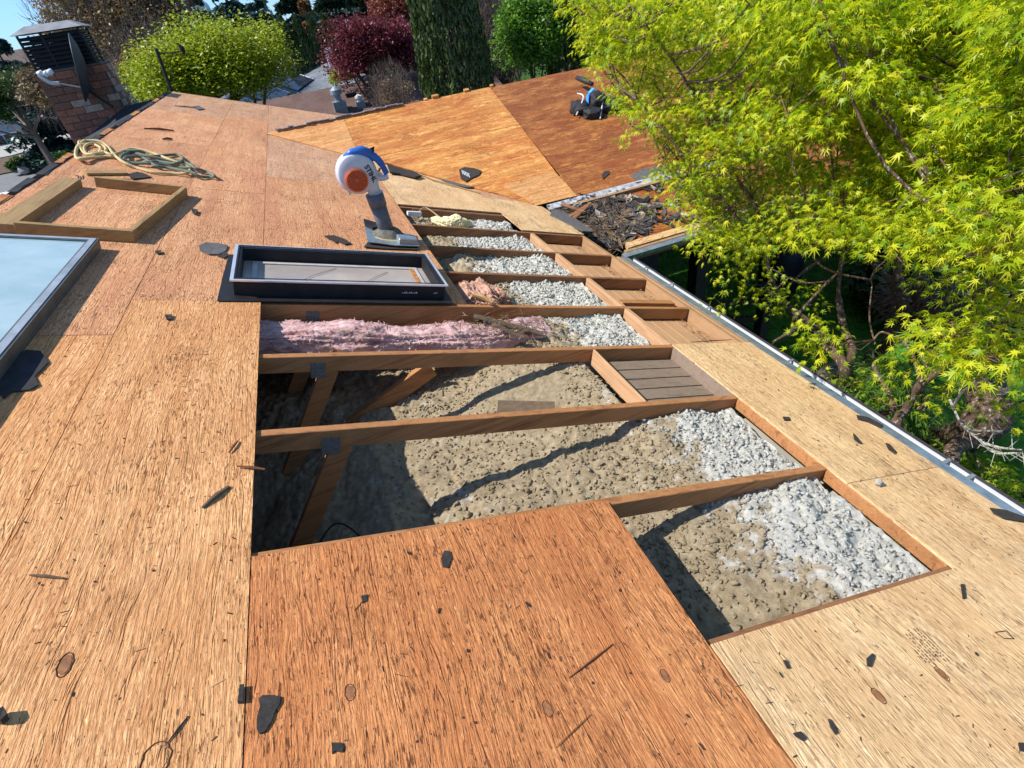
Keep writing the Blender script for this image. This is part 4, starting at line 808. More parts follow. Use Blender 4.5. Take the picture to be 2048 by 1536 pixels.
ms=NM('mixed torn shingle',.9,.15); g_=ms.n('NewGeometry'); ms.color(ms.ramp(g_.outputs['Random Per Island'],[(0,(.02,.02,.022)),(.4,(.05,.05,.055)),(.65,(.10,.10,.105)),(.8,(.13,.08,.05)),(.93,(.25,.17,.11)),(1,(.5,.48,.45))])); ms.bump(ms.noise(ms.vec((1,1,1)),90,3,.6),.4,.004)
heap(760,3.45,3.62,.68,.50,.022,ms.m,'shingle_heap','heap of torn black shingles and splinters at the foot of the lower wing roof',(.025,.13))
heap(190,4.3,3.6,1.1,.46,.002,ms.m,'shingle_remnants','black shingle remnants stuck to the lower rusty plywood',(.03,.13),9)
n=700; cx=np.clip(rng.normal(3.35,.28,n),2.9,4.2); cs=np.clip(rng.normal(3.75,.25,n),3.25,4.3)
R_=np.array([[FW[1].x,FW[2].x,FW[3].x],[FW[1].y,FW[2].y,FW[3].y],[FW[1].z,FW[2].z,FW[3].z]])@rotmats(n,.35)
asp=np.stack([rng.uniform(8,26,n),np.ones(n)*.9,np.ones(n)*2],1); tvn=tvb[None]*asp[:,None,:]; szs=rng.uniform(.0025,.005,n)
pos=np.array([at(FW,a,b,.03+.05*random.random())[:] for a,b in zip(cx,cs)]); v=np.einsum('nij,nkj->nki',R_,tvn)*szs[:,None,None]+pos[:,None]; f=(tfb[None]+(np.arange(n)*5)[:,None,None]).reshape(-1,3)
mtw=NM('dry twigs and needles',.9,.1); g_=mtw.n('NewGeometry'); mtw.color(mtw.ramp(g_.outputs['Random Per Island'],[(0,(.05,.03,.02)),(.6,(.16,.10,.06)),(1,(.40,.30,.2))]))
tag(fast('leaf_litter',v.reshape(-1,3),f,mtw.m),'brown twigs and needles caught in the shingle heap','leaf litter',None,'stuff')
for a,b,w_ in ((xs(1140,452),xs(1172,425),.05),(xs(1122,418),xs(1165,437),.04),(xs(1130,448),xs(1180,420),.03)):
    MB().beam(at(FW,*a,.07),at(FW,*b,.10),w_,.012,FW[3]).build('broken_lath',m_dark)
for i,o in enumerate([o for o in C.objects if o.name.startswith('broken_lath')]): tag(o,['broad brown lath slanting over the shingle heap','short lath crossing under the broad one on the heap','narrow lath edge leaning on the flashing corner'][i],'lath')
n=420; vv_=[]
U_=rng.uniform(2.95,3.05,n)-np.abs(rng.normal(0,.03,n)); V_=rng.uniform(1.9,4.25,n)
R_=np.array([[FM[1].x,FM[2].x,FM[3].x],[FM[1].y,FM[2].y,FM[3].y],[FM[1].z,FM[2].z,FM[3].z]])@rotmats(n,.3); asp=np.stack([rng.uniform(5,16,n),np.ones(n)*.9,np.ones(n)*2],1); tvn=tvb[None]*asp[:,None,:]; szs=rng.uniform(.002,.004,n)
pos=np.array([at(FM,a,b,-.10)[:] for a,b in zip(U_,V_)]); v=np.einsum('nij,nkj->nki',R_,tvn)*szs[:,None,None]+pos[:,None]; f=(tfb[None]+(np.arange(n)*5)[:,None,None]).reshape(-1,3)
tag(fast('leaf_litter',v.reshape(-1,3),f,mtw.m),'brown needles lying on the soffit boards against the fascia','leaf litter',None,'stuff')
n=520; R_=np.array([[FM[1].x,FM[2].x,FM[3].x],[FM[1].y,FM[2].y,FM[3].y],[FM[1].z,FM[2].z,FM[3].z]])@rotmats(n,.5); asp=np.stack([rng.uniform(6,26,n),np.ones(n)*1.2,np.ones(n)*2],1); tvn=tvb[None]*asp[:,None,:]; szs=rng.uniform(.0018,.0035,n)
pos=np.array([at(FM,a,b,c)[:] for a,b,c in zip(rng.normal(1.42,.16,n),np.clip(rng.normal(2.20,.07,n),2.0,2.4),-.035+rng.uniform(-.04,.03,n))]); v=np.einsum('nij,nkj->nki',R_,tvn)*szs[:,None,None]+pos[:,None]; f=(tfb[None]+(np.arange(n)*5)[:,None,None]).reshape(-1,3)
tag(fast('leaf_litter',v.reshape(-1,3),f,mtw.m),'brown twigs and dirt heaped on the right half of the pink batt','leaf litter',None,'stuff')
for k_,(a,b,c,d,w_) in enumerate(((1.22,2.30,1.62,2.10,.05),(1.30,2.18,1.48,2.05,.035))): tag(MB().beam(at(FM,a,b,-.02),at(FM,c,d,-.05),w_,.010,FM[3]).build('wood_splinter',m_spl2),['long dark splinter lying across the right half of the pink batt','short dark splinter under the long one on the pink batt'][k_],'splinter')
# ================================================================ GROUND
gx=np.concatenate([np.linspace(-400,-30,20),np.linspace(-28,40,69),np.linspace(45,400,20)]); gy=np.concatenate([np.linspace(-60,0,8),np.linspace(1,60,60),np.linspace(65,900,30)])
X,Y=np.meshgrid(gx,gy); drop=np.clip((Y-11)/9,0,1)*np.clip((X+11)/5,0,1); Zg=-3.9-2.6*drop+.05*(vnoise(X,Y,.5,70)-.5)*(X>2)+np.clip((Y-70)/200,0,4)*(X>-60)*1.0
idx=np.arange(X.size).reshape(X.shape); ff=np.stack([idx[:-1,:-1],idx[:-1,1:],idx[1:,1:],idx[1:,:-1]],-1).reshape(-1,4)
s=NM('garden ground',.95,.1); v_=s.vec((1,1,1)); gr_c=s.ramp(s.noise(v_,6,5,.7),[(.3,(.02,.05,.01)),(.6,(.05,.12,.02)),(.75,(.09,.17,.03))]); br_c=s.ramp(s.noise(v_,9,5,.7),[(.3,(.04,.03,.02)),(.7,(.16,.12,.085))])
s.color(s.mix(s.ramp(s.noise(v_,.35,3,.6),[(.50,0),(.58,1)]),gr_c,br_c)); s.bump(s.noise(v_,20,4,.7),.8,.05)
tag(fast('ground',np.stack([X.ravel(),Y.ravel(),Zg.ravel()],1),ff,s.m,None,(0,0,0)),None,None,None,'structure')
def flat(name,pts,z,mat,th=.02):
    o=MB().poly(F0,pts,z-th,z).build(name,mat,None); return tag(o,None,None,None,'structure')
m_road=simple('grey asphalt',(.17,.17,.175),.9,0,.15,2,.2,.3,.01); m_conc=simple('pale concrete',(.34,.33,.31),.9,0,.12,3,.2)
flat('street',[(-90,20),(-6,20),(-6,40),(-12,42.5),(-90,42.5)],-3.85,m_road)
flat('pavement',[(-60,52),(-20.5,52),(-18,55),(-17,61.8),(-60,61.8)],-3.84,m_conc)
flat('planting_bed',[(-60,43),(-12,43),(-14,51.5),(-60,51.5)],-3.84,simple('brown soil and bark',(.12,.08,.055),.95,0,.4,3,.5,.2,.05))
flat('lawn',[(4.6,4.2),(5.2,0),(14,-2),(16,9),(10,12),(6.5,9),(6.2,5.5)],-3.86,simple('bright green lawn',(.10,.28,.03),.9,0,.5,5,1,.2,.04))  # lawn in its own green, brighter than the ground around it
n=26000; lx=rng.uniform(4.8,12,n); ly=rng.uniform(0,9.5,n); tvg=np.array([(-.5,0,0),(.5,0,0),(.1,.3,4.5)]); R_=rotmats(n,.45); v,f=scatter(tvg,[(0,1,2)],np.stack([lx,ly,np.full(n,-3.87)],1),R_,rng.uniform(.012,.022,n))
m_gr=leafmat('grass blades',(.08,.22,.02),(.14,.34,.03),(.22,.42,.05),.4); tag(fast('grass',v,f,m_gr),'short green grass of the lawn below the eave','grass',None,'stuff')
# ================================================================ TREES
def tube_np(m,pts,r,n=5): m.tube(pts,r,n,cap=False)
def crown_round(c,r,n,lobes,size,seed,tmpl=LEAF,tilt=.9,shell=.55):
    q=np.random.default_rng(seed); L=[]; 
    for k in range(lobes):
        d=q.normal(size=3); d/=np.linalg.norm(d); d[2]=abs(d[2])*1.0-.30; L.append((d*q.uniform(.35,.74),q.uniform(.16,.36)))
    per=n//lobes; P_=[]
    for cc,rr in L:
        d=q.normal(size=(per,3)); d/=np.linalg.norm(d,axis=1)[:,None]; rad=rr*(shell+(1.08-shell)*q.random(per)**.5); P_.append((cc+d*rad[:,None]*np.array([1,1,.8])))
    P_=np.concatenate(P_); P_=(P_+q.normal(0,.055,P_.shape))*np.array(r)*1.05+np.array(c); R_=rotmats(len(P_),tilt); return scatter(*tmpl,P_,R_,q.uniform(.6,1.3,len(P_))*size)
def crown_cone(c0,h,r,n,size,seed,layers=14,pw=1.0,droop=.35):
    q=np.random.default_rng(seed); t_=1-q.random(n)**.6; lay=np.floor(t_*layers)/layers; a=q.uniform(0,2*np.pi,n); br=np.floor(a/(2*np.pi)*9+lay*37)
    reach=(1-lay)**pw*r*(.7+.45*np.modf(np.abs(np.sin(br*12.9898+lay*78.2))*43758)[0]); f_=q.random(n)**.5; rad=reach*f_+.03
    z=(lay+.02)*h+ (t_-lay)*h*.5 - rad*droop+q.normal(0,.05,n)*h/layers; P_=np.stack([np.cos(a)*rad,np.sin(a)*rad,z],1)+np.array(c0); return scatter(*LEAF,P_,rotmats(n,.7),q.uniform(.6,1.4,n)*size)
def crown_col(c0,h,r,n,size,seed):
    q=np.random.default_rng(seed); t_=q.random(n); a=q.uniform(0,2*np.pi,n); prof=np.clip(np.minimum(1,(t_+.06)*6),0,1)*(1-t_**3.2)**.6; lump=1+.22*(vnoise(a*2.2,t_*9,1,seed)-.5)+.16*(vnoise(a*6,t_*24,1,seed+1)-.5)
    rad=r*prof*lump*(.80+.22*q.random(n)); P_=np.stack([np.cos(a)*rad,np.sin(a)*rad,t_*h],1)+np.array(c0)
    tv_=[(-.22,0,-.2),(.22,.0,-.2),(.10,.05,.9),(-.1,.05,.9)]; return scatter(tv_,[(0,1,2,3)],P_,rotmats(n,.35),q.uniform(.6,1.4,n)*size)
LM={}
def lm_(key,*a,**k):
    if key not in LM: LM[key]=leafmat(key,*a,**k)
    return LM[key]
def tree(name,label,kind,px,py,dist,rx,ry,mat,n,size,zg=-5,group=None,seed=1,lobes=14,bark=None,top=None,bare=0,tilt=.9,cat='tree'):
    c=far(px,py,dist); m=(c-CAM).length/FPX; bark=bark or m_barkb
    base=Vector((c.x,c.y,zg)); t=thing(name,label,cat,base,group); R=random.Random(seed)
    if kind=='round':
        r=(rx*m,rx*m*.9,ry*m); tr=MB(); tp=Vector((c.x,c.y,c.z-ry*m*.35)); tr.tube([base,base.lerp(tp,.5)+Vector((R.uniform(-.1,.1),R.uniform(-.1,.1),0)),tp],[r[0]*.07,r[0]*.055,r[0]*.04],8)
        for k in range(9+int(bare*14)):
            d=Vector((R.uniform(-1,1),R.uniform(-1,1),R.uniform(.0,1))); e=c+Vector((d.x*r[0]*.75,d.y*r[1]*.75,(d.z-.25)*r[2]*.95)); s_=base.lerp(tp,R.uniform(.6,1)); mid=s_.lerp(e,.5)+Vector((0,0,-r[2]*.08)); tr.tube([s_,mid,e],[r[0]*.028,r[0]*.018,r[0]*.006],5,cap=False)
        tr.build('trunk',bark,t,recalc=False)
        if bare:
            q=np.random.default_rng(seed); k=int(n*bare); d=q.normal(size=(k,3)); d/=np.linalg.norm(d,axis=1)[:,None]; rad=q.random(k)**.45; Pp=d*rad[:,None]*np.array(r)+np.array(c[:])
            tv_=np.array([(-.012,0,0),(.012,0,0),(.004,.02,1),(-.004,.02,1)])*1.0; v1,f1=scatter(tv_,[(0,1,2,3)],Pp,rotmats(k,.75),q.uniform(.3,.9,k)*r[0]*.45); fast('twigs',v1,f1,bark,t)
        v,f=crown_round(c[:],r,int(n),lobes,size,seed,tilt=tilt)
    elif kind=='cone':
        h=c.z+ry*m-zg-1; MB().tube([base,base+Vector((0,0,h*.95))],[rx*m*.09,.02],7).build('trunk',bark,t,recalc=False); v,f=crown_cone((c.x,c.y,zg+1),h,rx*m,n,size,seed,layers=max(8,int(h*1.1)))
    else:
        h=c.z+ry*m-zg; MB().tube([base,base+Vector((0,0,h*.8))],[rx*m*.2,.02],7).build('trunk',bark,t,recalc=False); v,f=crown_col((c.x,c.y,zg+.2),h,rx*m,n,size,seed)
    fast('crown',v,f,mat,t); return t
G_lime=lm_('lime leaves',(.15,.23,.015),(.32,.39,.025),(.52,.54,.05),trans=.4); G_dark=lm_('dark conifer needles',(.014,.038,.022),(.026,.062,.034),(.045,.085,.045),trans=.1); G_blue=lm_('bluish conifer needles',(.02,.05,.045),(.03,.075,.07),(.05,.10,.09),trans=.1)
G_hazy=lm_('haze tinted blue green needles',(.03,.07,.065),(.05,.10,.08),(.08,.14,.10),trans=.1)  # distance haze put into the colour: paler, bluer needles for the farther conifers
G_plum=lm_('purple plum leaves',(.09,.015,.03),(.18,.03,.055),(.32,.09,.11),trans=.3); G_bro=lm_('budding brown foliage',(.16,.11,.06),(.26,.18,.10),(.36,.27,.16),trans=.2); G_redb=lm_('reddish budding foliage',(.18,.05,.03),(.26,.09,.05),(.30,.15,.08),trans=.3)
G_cyp=lm_('cypress foliage',(.02,.045,.012),(.045,.08,.018),(.10,.13,.03),trans=.1); G_grn=lm_('fresh green leaves',(.07,.16,.02),(.13,.28,.03),(.22,.42,.05),trans=.4); G_mid=lm_('mid green leaves',(.03,.07,.012),(.05,.11,.02),(.09,.16,.03),trans=.3)
G_oran=lm_('orange brown conifer',(.20,.09,.04),(.28,.13,.06),(.20,.15,.05),trans=.1); G_bro2=lm_('orange brown spring foliage',(.16,.11,.05),(.30,.20,.09),(.42,.28,.16),trans=.3)
m_twig=simple('grey brown twig bark',(.16,.12,.095),.9,0,.3,3,0)
tree('broadleaf_tree','tall half bare brown budding tree right of the chimney top','round',248,45,32,104,118,G_bro2,34000,.15,-4,seed=2,lobes=46,bare=.2,bark=m_twig)
tree('broadleaf_tree','small reddish budding tree behind the mast','round',325,150,24,62,75,G_redb,11000,.10,-4,seed=3,lobes=20,bare=.3,bark=m_twig)
tree('broadleaf_tree','olive brown thicket tree just left of the chimney','round',110,190,34,52,50,G_bro,5000,.15,-4,seed=4,bare=.3,bark=m_twig)
tree('maple_tree','rounded lime green maple behind the far end of the main roof','round',436,140,16,142,112,G_lime,46000,.085,-5,seed=5,lobes=46,tilt=.6)
tree('maple_tree','smaller lime green maple left of the rounded one, behind the mast','round',300,185,17.5,60,62,G_lime,9000,.08,-5,seed=6,lobes=16,tilt=.6)
tree('conifer_tree','bluish conifer at the left edge behind the chimney cap','cone',30,160,45,62,78,G_blue,7000,.4,-5,seed=7)
tree('birch_tree','green leafy tree with a leaning trunk in the front garden at the far left','round',30,205,40,78,58,G_mid,12000,.16,-3.9,seed=8,bark=m_twig)
for i,(px,py,d,rx,ry,lab) in enumerate(((400,30,70,60,40,'dark conifer left of the distant white dome'),(455,10,60,70,60,'broad dark conifer right of the distant white dome'),(515,45,75,45,42,'dark conifer against the sky gap left of the tall firs'),(570,-20,42,40,140,'tall dark fir left of the orange brown conifer'),(655,-40,38,52,170,'tall dark fir right of the orange brown conifer'),(715,-60,44,60,180,'tall dark fir behind the purple plum'),(540,70,60,40,50,'low dark conifer under the sky gap'),(790,-90,50,60,190,'tall dark fir partly behind the big cypress'),(360,75,60,40,30,'low dark conifer behind the lime maple top'))):
    tree('conifer_tree',lab,'cone',px,py,d,rx,ry,G_hazy if i in(0,1,2,6,8) else G_dark,17000,.36,-6,'conifers on the skyline',seed=20+i)
tree('conifer_tree','orange brown dying conifer between two tall dark firs','cone',608,10,36,24,95,G_oran,5000,.28,-6,seed=31)
for i,px in enumerate((585,612,640,665)):
    tree('hedge_tree',['leftmost clipped dark evergreen above the grey solar roof','second clipped dark evergreen above the grey solar roof','third clipped dark evergreen above the grey solar roof','clipped dark evergreen nearest the purple plum'][i],'col',px,110-i*2,32,20,42,G_cyp,5000,.16,-6.5,'hedge above the grey roof',seed=40+i)
tree('plum_tree','round purple leaved plum tree behind the brown roof','round',745,108,20,96,82,G_plum,24000,.09,-6.5,seed=50,lobes=30)
tree('plum_tree','reddish taller tree behind the purple plum top','round',800,20,30,62,60,lm_('dusky red leaves',(.12,.02,.02),(.24,.06,.045),(.32,.12,.08),trans=.3),9000,.13,-6.5,seed=51,lobes=16)
tree('cypress_tree','massive dark column cypress standing behind the golden plywood','col',893,40,13.2,72,175,G_cyp,42000,.085,-6.5,seed=52)
tree('cypress_tree','slender cypress between the bright green tree and the big maple','col',1128,40,15,38,200,G_cyp,22000,.085,-6.5,seed=53)
tree('cypress_tree','second slender cypress half hidden by the big maple','col',1185,30,16,44,200,G_cyp,20000,.085,-6.5,seed=54)
tree('broadleaf_tree','bare grey brown tree between the cypress and the bright green tree','round',985,60,21,75,105,G_bro,1200,.07,-6.5,seed=55,bare=9,bark=m_twig)
tree('broadleaf_tree','bright green leafy tree just behind the rusty plywood','round',1058,88,14.5,78,104,G_grn,26000,.08,-6.5,seed=56,lobes=40,tilt=.8)
tree('shrub','small lime shrub left of the purple plum','round',690,150,23,34,24,G_lime,4500,.08,-6.5,seed=57,cat='shrub')
tree('shrub','nearly leafless shrub rising in front of the brown roof','round',785,188,12.4,42,48,G_bro,500,.06,-6,seed=58,bare=5,bark=m_twig,cat='shrub')
for i,(px,py,d,rx,ry,mt_,lab) in enumerate(((1340,-40,17,120,130,G_mid,'shaded green tree behind the left part of the big maple'),(1540,0,19,150,170,G_mid,'shaded green tree behind the middle of the big maple'),(1790,60,17,170,190,G_cyp,'dark evergreen behind the right part of the big maple'),(2060,150,14,190,240,G_mid,'shaded green tree at the far right edge'),(1480,330,13,100,70,G_cyp,'dark bush beyond the porch end'),(1690,400,12,130,85,G_cyp,'dark bush beyond the lawn, behind the thin trunks'),(1930,560,10,170,130,G_cyp,'dark bush behind the thick maple trunk'),(1240,60,20,90,100,G_cyp,'dark evergreen behind the rusty plywood ridge'))):
    tree('broadleaf_tree',lab,'round',px,py,d,rx,ry,mt_,14000,.17,-4.5,seed=60+i,lobes=20)
# distant wood
q=np.random.default_rng(77); n=30000; az=q.uniform(-1.15,.75,n); dd=q.uniform(95,150,n); hh=(2+6*vnoise(az*28,dd*0,1,9)+4*vnoise(az*90,dd*0,1,10))*q.random(n)**.6
Pp=np.stack([np.sin(az)*dd,np.cos(az)*dd,-4+hh],1); v,f=scatter(*LEAF,Pp,rotmats(n,.9),q.uniform(.8,2,n)); tag(fast('distant_wood',v,f,G_blue),'distant blue green wood along the skyline','wood',None,'stuff')
t=thing('water_tower','white domed tank above the distant conifers','water tower',far(392,60,120)); dm=MB(); c=far(390,2,120); 
bm=bmesh.new(); bmesh.ops.create_uvsphere(bm,u_segments=24,v_segments=12,radius=1); me=bpy.data.meshes.new('tank')
for v_ in bm.verts: v_.co=c+Vector((v_.co.x*1.9,v_.co.y*1.9,v_.co.z*1.5-1.2))-t.location
bm.to_mesh(me); bm.free(); link('tank',me,m_white,t,None)
MB().tube([c-Vector((0,0,12)),c-Vector((0,0,1))],.4,8).build('leg',m_white,t)
# ================================================================ NEIGHBOUR HOUSES
def roofmat(name,c,axis='x',sc_=5):
    s=NM(name,.9,.2); b=s.n('TexBrick'); b.inputs['Scale'].default_value=sc_; b.inputs['Mortar Size'].default_value=.03; b.inputs['Color1'].default_value=(*c,1); b.inputs['Color2'].default_value=(*[x*.75 for x in c],1); b.inputs['Mortar'].default_value=(*[x*.45 for x in c],1)
    sx=s.n('SeparateXYZ'); cx=s.n('CombineXYZ'); s.l(s.tc.outputs['Object'],sx.inputs[0]); s.l(sx.outputs[0 if axis=='x' else 1],cx.inputs[0]); s.l(s.math('MULTIPLY',sx.outputs[2],3.1),cx.inputs[1]); s.l(cx.outputs[0],b.inputs['Vector'])
    s.color(s.mix(s.ramp(s.noise(s.vec((1,1,1)),1.5,4,.6),[(.4,0),(.7,.5)]),b.outputs['Color'],tuple(x*1.3 for x in c))); return s.m
def nhouse(name,label,x0,x1,y0,y1,zr,zg,pitch,mat,wall,along='x',hip=0):
    t=thing(name,label,'house',((x0+x1)/2,(y0+y1)/2,zg)); m=MB()
    if along=='x':
        yc=(y0+y1)/2; ze=zr-(y1-y0)/2*pitch; m.add([(x0,y0,ze),(x1,y0,ze),(x1,y1,ze),(x0,y1,ze),(x0+hip,yc,zr),(x1-hip,yc,zr)],[(0,1,5,4),(2,3,4,5),(1,2,5),(3,0,4),(3,2,1,0)])
    else:
        xc=(x0+x1)/2; ze=zr-(x1-x0)/2*pitch; m.add([(x0,y0,ze),(x1,y0,ze),(x1,y1,ze),(x0,y1,ze),(xc,y0+hip,zr),(xc,y1-hip,zr)],[(0,4,5,3),(1,2,5,4),(0,1,4),(2,3,5),(3,2,1,0)])
    rf=m.build('roof',mat,t); MB().box(F0,x0+.4,x1-.4,y0+.4,y1-.4,zg,ze-.01).build('wall',wall,t); return t,ze,rf
m_brr=roofmat('brown shingle roof',(.16,.10,.085)); m_gry=roofmat('grey shingle roof',(.20,.22,.25),'x',3)
pit=.36
t,ze,rf=nhouse('neighbour_house','low house with a brown shingle roof just behind the building',-1.6,7.0,14.5,25.5,-.62,-6.5,pit,m_brr,m_wall)
MB().add([(1.2,18.4,-1.05),(2.6,14.2,-2.35),(4.4,14.2,-2.35),(2.9,16.9,-1.45),(2.6,14.2,-2.9),(4.4,14.2,-2.9),(1.2,14.2,-2.6)],[(0,1,3),(1,2,3),(1,6,0)]).build('roof_valley',m_brr,t)
def rpt(px,py,h=0):   # point on the near slope of that roof
    n_=Vector((0,-pit,1)).normalized(); return onplane(px,py,n_,Vector((0,20,-.62))+n_*h)
def vent(px,py,r,h,name,mats,par,kind=0):
    b=rpt(px,py); o=MB().box((b,Vector((1,0,0)),Vector((0,1,0)),Vector((0,0,1))),-r*1.2,r*1.2,-r*1.2,r*1.2,-.1,h*.45).build(name,mats[0],par)
    k=MB(); lathe(k,b,Vector((1,0,0)),Vector((0,1,0)),Vector((0,0,1)),[(r*.7,h*.45),(r*.7,h*.75),(r*1.15,h*.77),(r*1.1,h*.95),(r*.3,h*1.1)],14); k.build('vent_cap',mats[1],o,smooth=False)
vent(683,222,.16,.62,'roof_vent',(m_galv,m_galv),t); vent(722,212,.11,.30,'roof_vent',(m_galv,m_white),t)
b=rpt(703,192); MB().box((b,Vector((1,0,0)),Vector((0,1,0)),Vector((0,0,1))),-.17,.17,-.07,.07,-.05,.09).build('roof_vent',m_black,t)
b=rpt(812,165); MB().box((b,Vector((1,0,0)),Vector((0,1,0)),Vector((0,0,1))),-.04,.04,-.04,.04,-.05,.22).build('roof_vent',m_black,t)
b=rpt(776,177); MB().box((b,Vector((1,0,0)),Vector((0,1,0)),Vector((0,0,1))),-.12,.12,-.05,.05,-.05,.07).build('roof_vent',m_black,t)
a=onplane(586,108,(0,1,0),(0,34,0)); b=onplane(700,150,(0,1,0),(0,28,0))
t=thing('neighbour_house','grey roofed house with solar panels beyond the brown roof','house',(a.x+3,31,-7))
e1=(Vector((b.x+.5,b.y,b.z))-a); dn_=Vector((-2.2,-7.0,-2.5)); ex=e1.normalized(); ey=(dn_-ex*dn_.dot(ex)).normalized(); ez=ex.cross(ey); ez=ez if ez.z>0 else -ez; FG=(a,ex,ey,ez)
MB().box(FG,-1,e1.length+.4,0,9,-.15,0).build('roof',m_gry,t)
MB().add([at(FG,-1,0,0),at(FG,e1.length+.4,0,0),at(FG,e1.length+1,0,0)+Vector((2,6,-2.3)),at(FG,-1,0,0)+Vector((2,6,-2.3))],[(0,1,2,3)]).build('roof',m_gry,t)
MB().box(F0,a.x-.5,b.x,27,33,-7,-3.6).build('wall',m_wall,t)
m_sol=simple('dark glass solar panel',(.03,.04,.06),.15,0,.1,2,0,.8)
for i in range(3):
    for j in range(3):
        u_=.2+i*1.35-j*.3; v_=1.3+j*1.25
        pn=MB().box(FG,u_,u_+1.28,v_,v_+.95,.05,.09).build('solar_panel',m_sol,t); MB().box(FG,u_,u_+1.28,v_-.04,v_-.005,.04,.1).build('frame',m_white,pn)
for px,py in ((590,112),(628,128)): q_=onplane(px,py,ez,a); MB().box((q_,ex,ey,ez),-.08,.08,-.08,.08,-.05,.2).build('roof_vent',m_black,t)
c=far(659,125,27); t=thing('street_lamp','white lamp post leaning between the hedge and the purple plum','lamp post',c-Vector((0,0,5))); MB().tube([c-Vector((0,0,5)),c+Vector((-.0,0,.35))],.07,7).build('pole',m_white,t); MB().tube([c+Vector((-.05,0,.38)),c+Vector((.25,0,.45))],.12,7).build('lamp_head',m_white,t)
# houses and garden across the street, far left
def yy(x,y,Y=62): return onplane(x,y,(0,1,0),(0,Y,0))
t=thing('neighbour_house','pale house with a panelled garage door across the street at the far left','house',(-22,66,-3.9))
m_pw=simple('blue grey house wall',(.30,.34,.37),.85,0,.08,1,0); m_gd=simple('beige garage door',(.22,.19,.17),.7,0,.1,2,0)
MB().box(F0,-40,-12,62,74,-3.9,-.4).build('wall',m_pw,t)
MB().add([(-41,61,-.5),(-11,61,-.5),(-11,75,-.5),(-41,75,-.5),(-41,68,2.6),(-11,68,2.6)],[(0,1,5,4),(2,3,4,5),(1,2,5),(3,0,4),(3,2,1,0)]).build('roof',simple('dark brown shingles',(.11,.08,.07),.9,0,.2,2,.2),t)
gdo=MB().box(F0,-21.6,-16.2,61.9,61.99,-3.85,-1.5).build('garage_door',m_gd,t)
for i in range(5):
    for j in range(8): MB().box(F0,-21.5+j*.66,-20.95+j*.66,61.86,61.895,-3.78+i*.46,-3.4+i*.46).build('panel',m_gd,gdo)
a=yy(14,282); wf=MB().box(F0,a.x-1.1,a.x+1.1,61.88,61.98,a.z-.7,a.z+.6).build('window',m_white,t); 
for k in (0,1): MB().box(F0,a.x-1.0+k*1.05,a.x-.05+k*1.05,61.84,61.875,a.z-.6,a.z+.5).build('pane',simple('dark window glass',(.02,.025,.03),.1),wf)
c=onplane(25,388,(0,0,1),(0,0,-3.9)+Vector((0,0,0))) if False else onplane(22,400,(0,0,1),Vector((0,0,-2.6)))
t=thing('parked_car','white car showing only its roof past the left ridge','car',(c.x,c.y,-3.85))
blob(((c.x,c.y,-3.2) if False else Vector((c.x,c.y,-3.25)),Vector((1,0,0)),Vector((0,1,0)),Vector((0,0,1))),(0,0,0),(2.2,.88,.42),m_white,'body',t,1,0,4,.03,.45)
blob((Vector((c.x,c.y,-2.75)),Vector((1,0,0)),Vector((0,1,0)),Vector((0,0,1))),(-.1,0,0),(1.25,.74,.36),simple('dark car glass',(.03,.035,.04),.1),'cabin',t,1,0,4,.03,.5)
MB().box(F0,c.x-1.0,c.x+.8,c.y-.6,c.y+.6,-2.44,-2.38).build('roof',m_white,t,bevel=.02)
for a in (-1.35,1.35):
    for b in (-.82,.62): lathe_=MB(); lathe(lathe_,Vector((c.x+a,c.y+b,-3.5)),Vector((1,0,0)),Vector((0,0,1)),Vector((0,1,0)),[(.2,0),(.33,.02),(.33,.18),(.2,.2)],16); lathe_.build('wheel',m_felt,t)
for i,(px,py,r,mt_,lab) in enumerate(((42,332,.9,G_mid,'rounded shrub by the stones in the roadside bed'),(100,318,1.3,G_mid,'low dark green shrub in the middle of the roadside bed'),(118,300,1.0,G_lime,'yellow green shrub before the garage'),(135,325,1.2,G_mid,'loose shrub closest to the chimney foot'),(62,322,.7,G_lime,'small yellowish shrub between the stones'))):
    c=onplane(px,py,(0,0,1),Vector((0,0,-3.4))); t=thing('shrub',lab,'shrub',(c.x,c.y,-3.9)); MB().tube([(c.x,c.y,-3.9),(c.x,c.y,-3.3)],.06,6).build('stem',m_barkb,t); v,f=crown_round((c.x,c.y,-3.3),(r,r,r*.7),2500,9,.16,90+i); fast('foliage',v,f,mt_,t)
for i,(px,py,r) in enumerate(((40,322,.45),(34,331,.5),(50,340,.4),(85,330,.35))):
    c=onplane(px,py,(0,0,1),Vector((0,0,-3.6))); o=blob(F((c.x,c.y,-3.7),(1,0,0),(0,1,0),(0,0,1)),(0,0,.1),(r,r*.8,r*.6),simple('garden boulder',(.28,.26,.24),.9,0,.3,4,.5),'boulder',None,i,i,3,.35,1); tag(o,['topmost boulder in the roadside bed','wide boulder below the topmost one in the bed','boulder nearest the street','lone boulder right of the others'][i],'boulder')
